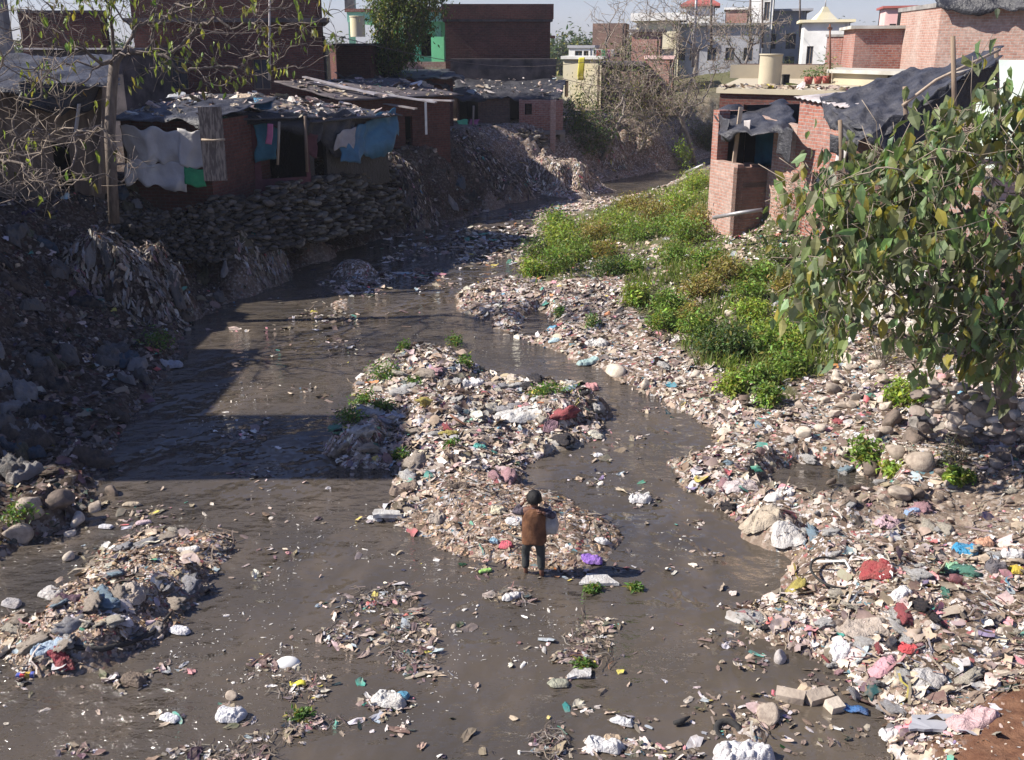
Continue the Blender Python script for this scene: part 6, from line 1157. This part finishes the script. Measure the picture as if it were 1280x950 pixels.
# boards, boxes
def board(label, pts, th, mat, name='board', cat='board', lift=.03):
    P = [hit(x, y) for x, y in pts]; z = max(p.z for p in P) + lift * .4; mb = MB(); ring_ = []
    for i in range(4):
        for f_ in (0, .22, .47, .7): ring_.append(P[i].lerp(P[(i + 1) % 4], f_) + Vector((rr.randn(), rr.randn(), 0)) * .010)
    b = [Vector((p.x, p.y, z)) for p in ring_]; tp_ = [p + Vector((rr.randn() * .004, rr.randn() * .004, th + rr.randn() * .004)) for p in b]; mb.face(tp_, mat); mb.face(b[::-1], mat)
    for i in range(16): mb.face([b[i], b[(i + 1) % 16], tp_[(i + 1) % 16], tp_[i]], mat)
    P = ring_; o = mb.build(name, origin=b[0]); return tag(o, label, cat)
board('white foam board floating to the right of the person', [(725, 733), (774, 734), (758, 721), (733, 721)], .03, cmat((.62, .60, .57))); board('white polystyrene slab floating against the left of the chip bar', [(466, 653), (502, 650), (500, 643), (468, 646)], .06, cmat((.64, .62, .58)))
board('white box lid floating in the lower middle', [(706, 850), (738, 850), (738, 838), (716, 839)], .025, cmat((.60, .58, .55)), 'box_lid', 'lid'); board('dark grey board slanting at the lower right slope', [(1135, 925), (1180, 918), (1195, 895), (1140, 908)], .03, 'grey_paint'); board('pale square card on the floating packaging heap', [(470, 880), (496, 880), (495, 868), (474, 867)], .02, 'white_paint', 'card', 'card', .06)
for x_, y_, l_, m_ in ((988, 874, 'tan brick block in the shallows, left of three blocks', 'stone'), (1022, 874, 'brown brick block in the shallows, middle of three blocks', 'stone'), (1042, 886, 'cream broken brick in the shallows, right of three blocks', 'stone_pale')):
    p = hit(x_, y_); mb = MB(); Mx = Matrix.Translation(p) @ Matrix.Rotation(rr.uniform(-.4, .4), 4, 'Z') @ Matrix.Rotation(.12, 4, 'X'); mb.box((-.14 if x_ != 1042 else -.08, -.07, -.05), (.14 if x_ != 1042 else .08, .07, .08), m_, Mx, .012); o = mb.build('brick', origin=p); bv = o.modifiers.new('edge', 'BEVEL'); bv.width = .014; bv.segments = 2; tag(o, l_, 'brick')
def ring(px, py, R_, r_, mat, arc=(0, 1), tilt=(0, 0, 0), flat=1.0, dz=0.0):
    p = hit(px, py) + Vector((0, 0, dz)); mb = MB(); Mx = Matrix.Rotation(tilt[2], 4, 'Z') @ Matrix.Rotation(tilt[0], 4, 'X') @ Matrix.Rotation(tilt[1], 4, 'Y'); pts = [p + Mx @ Vector((R_ * math.cos(a), R_ * flat * math.sin(a), 0)) for a in [2 * math.pi * (arc[0] + (arc[1] - arc[0]) * k / 32) for k in range(33)]]; mb.tube(pts, r_, mat, 8); return mb, p
mb, p = ring(1041, 724, .27, .016, 'rubber', dz=.09, tilt=(.15, .1, 0), flat=1.1); tag(mb.build('bicycle_tyre', origin=p), 'thin bicycle tyre lying on the litter beside the red cloth', 'tyre')
p = hit(1040, 718); mb = MB(); mb.tube([hit(1020, 714) + Vector((0, 0, .13)), hit(1055, 713) + Vector((0, 0, .13)), hit(1062, 724) + Vector((0, 0, .12))], .016, 'white_paint', 6); tag(mb.build('plastic_pipe', origin=p), 'bent white plastic pipe lying inside the bicycle tyre', 'pipe')
mb, p = ring(910, 914, .11, .035, 'rubber', dz=.0, tilt=(.3, 0, 0)); tag(mb.build('tyre', origin=p), 'small black scooter tyre half sunk in the bottom right shallows', 'tyre')
mb = MB(); mb.tube([hit(x_, y_) + Vector((0, 0, .04)) for x_, y_ in ((842, 908), (852, 906), (862, 900))], [.02, .03, .01], 'rubber', 6); tag(mb.build('sandal_sole', origin=hit(852, 906)), 'dark curved rubber strip floating left of the small tyre', 'rubber strip')
pts = [(90, 812), (128, 815), (165, 806), (190, 795), (207, 778), (215, 768)]; mb = MB(); mb.tube([hit(x_, y_) + Vector((0, 0, .035)) for x_, y_ in pts], [.028, .034, .032, .03, .022, .012], 'rubber', 8); tag(mb.build('branch', origin=hit(165, 806)), 'long dark wet branch curving off the lower left bar', 'branch')
mb = MB(); mb.tube([hit(563, 527) + Vector((0, 0, .12)), hit(582, 538) + Vector((0, 0, .1))], .018, 'rust'); tag(mb.build('stick', origin=hit(563, 527)), 'dark stick poking across the island refuse', 'stick')
mb = MB(); mb.tube([A(857, 216, 44), A(880, 206, 43)], .07, 'metal_pole', 8); tag(mb.build('pipe', origin=A(857, 216, 44)), 'pale pipe slanting over the grass at the bend', 'pipe')
mb = MB(); P = [[hit(360, 829) + Vector((.13 * math.sin(b) * math.cos(a), .10 * math.sin(b) * math.sin(a), .075 * math.cos(b) - .01)) for b in [k * math.pi / 16 for k in range(9)]] for a in [k * math.pi / 10 for k in range(21)]]; mb.grid(P, 'white_paint'); tag(mb.build('plastic_bowl', origin=hit(360, 829)), 'upturned pale plastic bowl floating in the lower left', 'bowl')
p = hit(32, 846); t = thing('carton', 'small red, yellow and blue striped carton floating at the far lower left', 'carton', p, rz=.15); mb = MB(); mb.box((p.x - .09, p.y - .025, p.z - .01), (p.x + .09, p.y + .025, p.z + .04), 'white_paint'); child(mb, 'box', t)
for a, b, c_ in ((-.088, -.05, (.1, .14, .5)), (-.05, .0, (.62, .05, .06)), (.0, .05, (.68, .45, .06)), (.05, .088, (.1, .14, .5))):
    mb = MB(); mb.box((p.x + a, p.y - .0262, p.z - .004), (p.x + b, p.y + .0262, p.z + .0415), cmat(c_)); child(mb, 'stripe', t)
p = hit(372, 857); mb = MB(); Mx = Matrix.Translation(p) @ Matrix.Rotation(.2, 4, 'Z'); mb.grid([[Mx @ Vector((x_, y_, .02 + .012 * math.sin(x_ * 50))) for y_ in (-.035, 0, .035)] for x_ in np.linspace(-.08, .08, 9)], 'yellow'); o = mb.build('packet', origin=p); o.modifiers.new('thickness', 'SOLIDIFY').thickness = .012; tag(o, 'bright yellow packet floating in the lower left debris', 'packet')
p = hit(1068, 889); mb = MB(); Mx = Matrix.Translation(p) @ Matrix.Rotation(-.3, 4, 'Z'); mb.grid([[Mx @ Vector((x_, y_, .02 + .012 * math.sin(x_ * 40))) for y_ in (-.05, 0, .05)] for x_ in np.linspace(-.13, .13, 9)], cmat((.06, .18, .42))); o = mb.build('packet', origin=p); o.modifiers.new('thickness', 'SOLIDIFY').thickness = .014; tag(o, 'blue crisp packet floating in the brown shallows on the right', 'packet')
# ------------------------------------------------------------------ the person in the river
def skin(name, V, E, Rd, mat, parent, sub=2, root=0):
    me = bpy.data.meshes.new(name); me.from_pydata(V, E, []); o = bpy.data.objects.new(name, me); link(o, parent); 
    o.modifiers.new('skin', 'SKIN').use_smooth_shade = True
    for i, r_ in enumerate(Rd):
        s_ = me.skin_vertices[0].data[i]; s_.radius = r_ if hasattr(r_, '__len__') else (r_, r_); s_.use_root = (i == root)
    o.modifiers.new('smooth', 'SUBSURF').levels = sub; o.modifiers['smooth'].render_levels = sub; me.materials.append(MATS[mat]); return o
pb = G(667, 719, 0); pb.z = -.05
P_ = thing('person', 'child in brown vest and dark trousers wading with back turned, arms raised', 'person', pb, rz=-.05)
# body: one continuous figure
V = [(0, 0, .60), (0, .0, .70), (0, .01, .82), (0, .0, .93), (0, .0, .985), (0, .012, 1.03), (0, .03, 1.085), (0, .028, 1.14),
     (-.07, 0, .56), (-.105, .065, .35), (-.10, .03, .11), (-.10, .08, .05), (-.105, .14, .03), (.075, 0, .56), (.085, .01, .33), (.10, -.03, .10), (.105, .01, .045), (.12, .08, .03),
     (-.11, 0, .945), (-.15, .015, .93), (-.25, .045, .895), (-.185, .075, .96), (-.125, .085, 1.015), (.11, 0, .945), (.15, .0, .93), (.245, -.01, .875), (.17, -.06, .925), (.095, -.085, .965)]
E = [(0, 1), (1, 2), (2, 3), (3, 4), (4, 5), (5, 6), (6, 7), (0, 8), (8, 9), (9, 10), (10, 11), (11, 12), (0, 13), (13, 14), (14, 15), (15, 16), (16, 17), (3, 18), (18, 19), (19, 20), (20, 21), (21, 22), (3, 23), (23, 24), (24, 25), (25, 26), (26, 27)]
Rd = [(.10, .07), (.095, .07), (.11, .075), (.09, .06), .042, .052, .078, .07, .062, .042, .03, .03, .022, .062, .042, .03, .03, .022, .045, .04, .032, .026, .02, .045, .04, .032, .026, .02]
skin('body', V, E, Rd, 'skin', P_)
def hand(w, d, up_, curl, nm='hand'):
    w = Vector(w); d = Vector(d).normalized(); n_ = Vector(up_).normalized(); s_ = d.cross(n_).normalized(); V = [tuple(w - d * .01), tuple(w + d * .02), tuple(w + d * .042)]; E = [(0, 1), (1, 2)]; Rd = [.016, (.022, .011), (.021, .010)]
    for k, (o_, L) in enumerate(((-.017, .038), (-.006, .044), (.006, .042), (.016, .034))):
        b = w + d * .045 + s_ * o_; V += [tuple(b), tuple(b + d * L * .5 - n_ * curl * L * .3), tuple(b + d * L * .75 - n_ * curl * L * .8)]; i = len(V); E += [(2, i - 3), (i - 3, i - 2), (i - 2, i - 1)]; Rd += [.0062, .0058, .0045]
    b = w + d * .012 - s_ * .022; V += [tuple(b), tuple(b + d * .018 - s_ * .014), tuple(b + d * .036 - s_ * .016 - n_ * .008)]; i = len(V); E += [(1, i - 3), (i - 3, i - 2), (i - 2, i - 1)]; Rd += [.0075, .0065, .005]
    return skin(nm, V, E, Rd, 'skin', P_)
hand((-.125, .085, 1.015), (.75, .1, .55), (.3, -.9, -.2), .8); hand((.095, -.085, .965), (-.8, .1, .35), (-.2, -.9, .2), .9)
for sx in (-1, 1):
    e_ = skin('ear', [(sx * .078, .02, 1.075), (sx * .086, .012, 1.09), (sx * .084, .012, 1.108)], [(0, 1), (1, 2)], [.009, .012, .009], 'skin', P_)
    V_, F_ = ICO2; me = bpy.data.meshes.new('eye'); me.from_pydata([tuple(np.array(p) * .022 + [sx * .03, .103, 1.095]) for p in V_], [], [tuple(f) for f in F_]); me.materials.append(MATS['white_paint']); link(bpy.data.objects.new('eye', me), P_)
skin('nose', [(0, .098, 1.10), (0, .116, 1.078), (0, .108, 1.07)], [(0, 1), (1, 2)], [.007, .011, .009], 'skin', P_); skin('mouth', [(-.02, .1, 1.05), (0, .106, 1.049), (.02, .1, 1.05)], [(0, 1), (1, 2)], [.004, .006, .004], 'cloth_maroon', P_)
# hair: cap over crown and nape
V_, F_ = ICO3; Vh = []; hq = np.random.RandomState(4)
for p in V_:
    d = np.array(p) / np.linalg.norm(p); r_ = .095 + .012 * hq.rand(); q_ = np.array([d[0] * r_ * .94, d[1] * r_ * 1.05 + .012, d[2] * r_ * 1.05 + 1.108])
    if d[1] > .25 and d[2] < .35: q_[1] -= .045 * min(1, (d[1] - .25) * 2); q_ = q_ * [.9, 1, 1]
    if d[2] < -.45: q_[2] = 1.108 + (-.45 * r_ * 1.05); 
    Vh.append(tuple(q_))
me = bpy.data.meshes.new('hair'); me.from_pydata(Vh, [], [tuple(f) for f in F_]); me.materials.append(MATS['hair']); me.polygons.foreach_set('use_smooth', [True] * len(F_)); link(bpy.data.objects.new('hair', me), P_)
# trousers, shirt, vest
skin('trousers', [(0, 0, .62), (0, 0, .58), (-.075, 0, .53), (-.105, .065, .35), (-.10, .03, .125), (.08, 0, .53), (.087, .01, .34), (.10, -.025, .13)], [(0, 1), (1, 2), (2, 3), (3, 4), (1, 5), (5, 6), (6, 7)], [(.115, .085), (.115, .085), .075, .058, .05, .075, .058, .052], 'trousers', P_)
for nm, pts, rd in (('sleeve', [(-.10, 0, .94), (-.15, .015, .93), (-.252, .047, .893), (-.19, .075, .952), (-.155, .08, .985)], [.052, .054, .045, .038, .034]), ('sleeve', [(.10, 0, .94), (.15, .0, .93), (.248, -.012, .872), (.18, -.058, .918), (.125, -.075, .95)], [.052, .056, .047, .038, .034])):
    skin(nm, pts, [(i, i + 1) for i in range(4)], rd, 'sleeve', P_)
skin('collar', [(0, .0, .955), (0, .008, 1.0)], [(0, 1)], [.062, .05], 'sleeve', P_)
mb = MB(); prof = [(.515, .150, .115), (.53, .158, .122), (.60, .155, .118), (.72, .145, .108), (.84, .148, .104), (.92, .142, .092), (.96, .105, .075), (.985, .06, .055)]
P = []
for z_, a, b in prof:
    row = []
    for k in range(33):
        th = 2 * math.pi * k / 32; fold = 1 + .045 * math.sin(th * 5 + z_ * 14) + .035 * math.sin(th * 9 - z_ * 22); row.append(Vector((a * math.cos(th) * fold, b * math.sin(th) * fold + .002, z_ + .012 * math.sin(th * 3) * (z_ < .55))))
    P.append(row)
mb.grid(P, 'vest'); me_o = mb.build('vest'); me_o.parent = P_; me_o.modifiers.new('thickness', 'SOLIDIFY').thickness = .012; sb = me_o.modifiers.new('smooth', 'SUBSURF'); sb.levels = sb.render_levels = 1
# the bag carried at the right side
V, F_ = ICO3; V = V.copy(); bq = np.random.RandomState(8)
for _ in range(6):
    d = bq.randn(3); d /= np.linalg.norm(d); p = V @ d; V += V * (np.abs(np.sin(p * bq.uniform(5, 11) + bq.rand() * 6)) * .14 - .05)[:, None]
V[:, 0] *= .20 * (1 - .9 * np.clip(V[:, 2], 0, .5)); V[:, 1] *= .17 * (1 - .9 * np.clip(V[:, 2], 0, .5)); V[:, 2] *= .30
me = bpy.data.meshes.new('plastic_bag'); me.from_pydata([tuple(p) for p in V], [], [tuple(f) for f in F_]); me.materials.append(MATS[cmat((.50, .49, .48))]); me.polygons.foreach_set('use_smooth', [True] * len(F_)); o = bpy.data.objects.new('plastic_bag', me); link(o); o.location = pb + Vector((.185, .10, .75)); tag(o, 'full pale plastic bag hanging at the right side of the wading child', 'plastic bag')
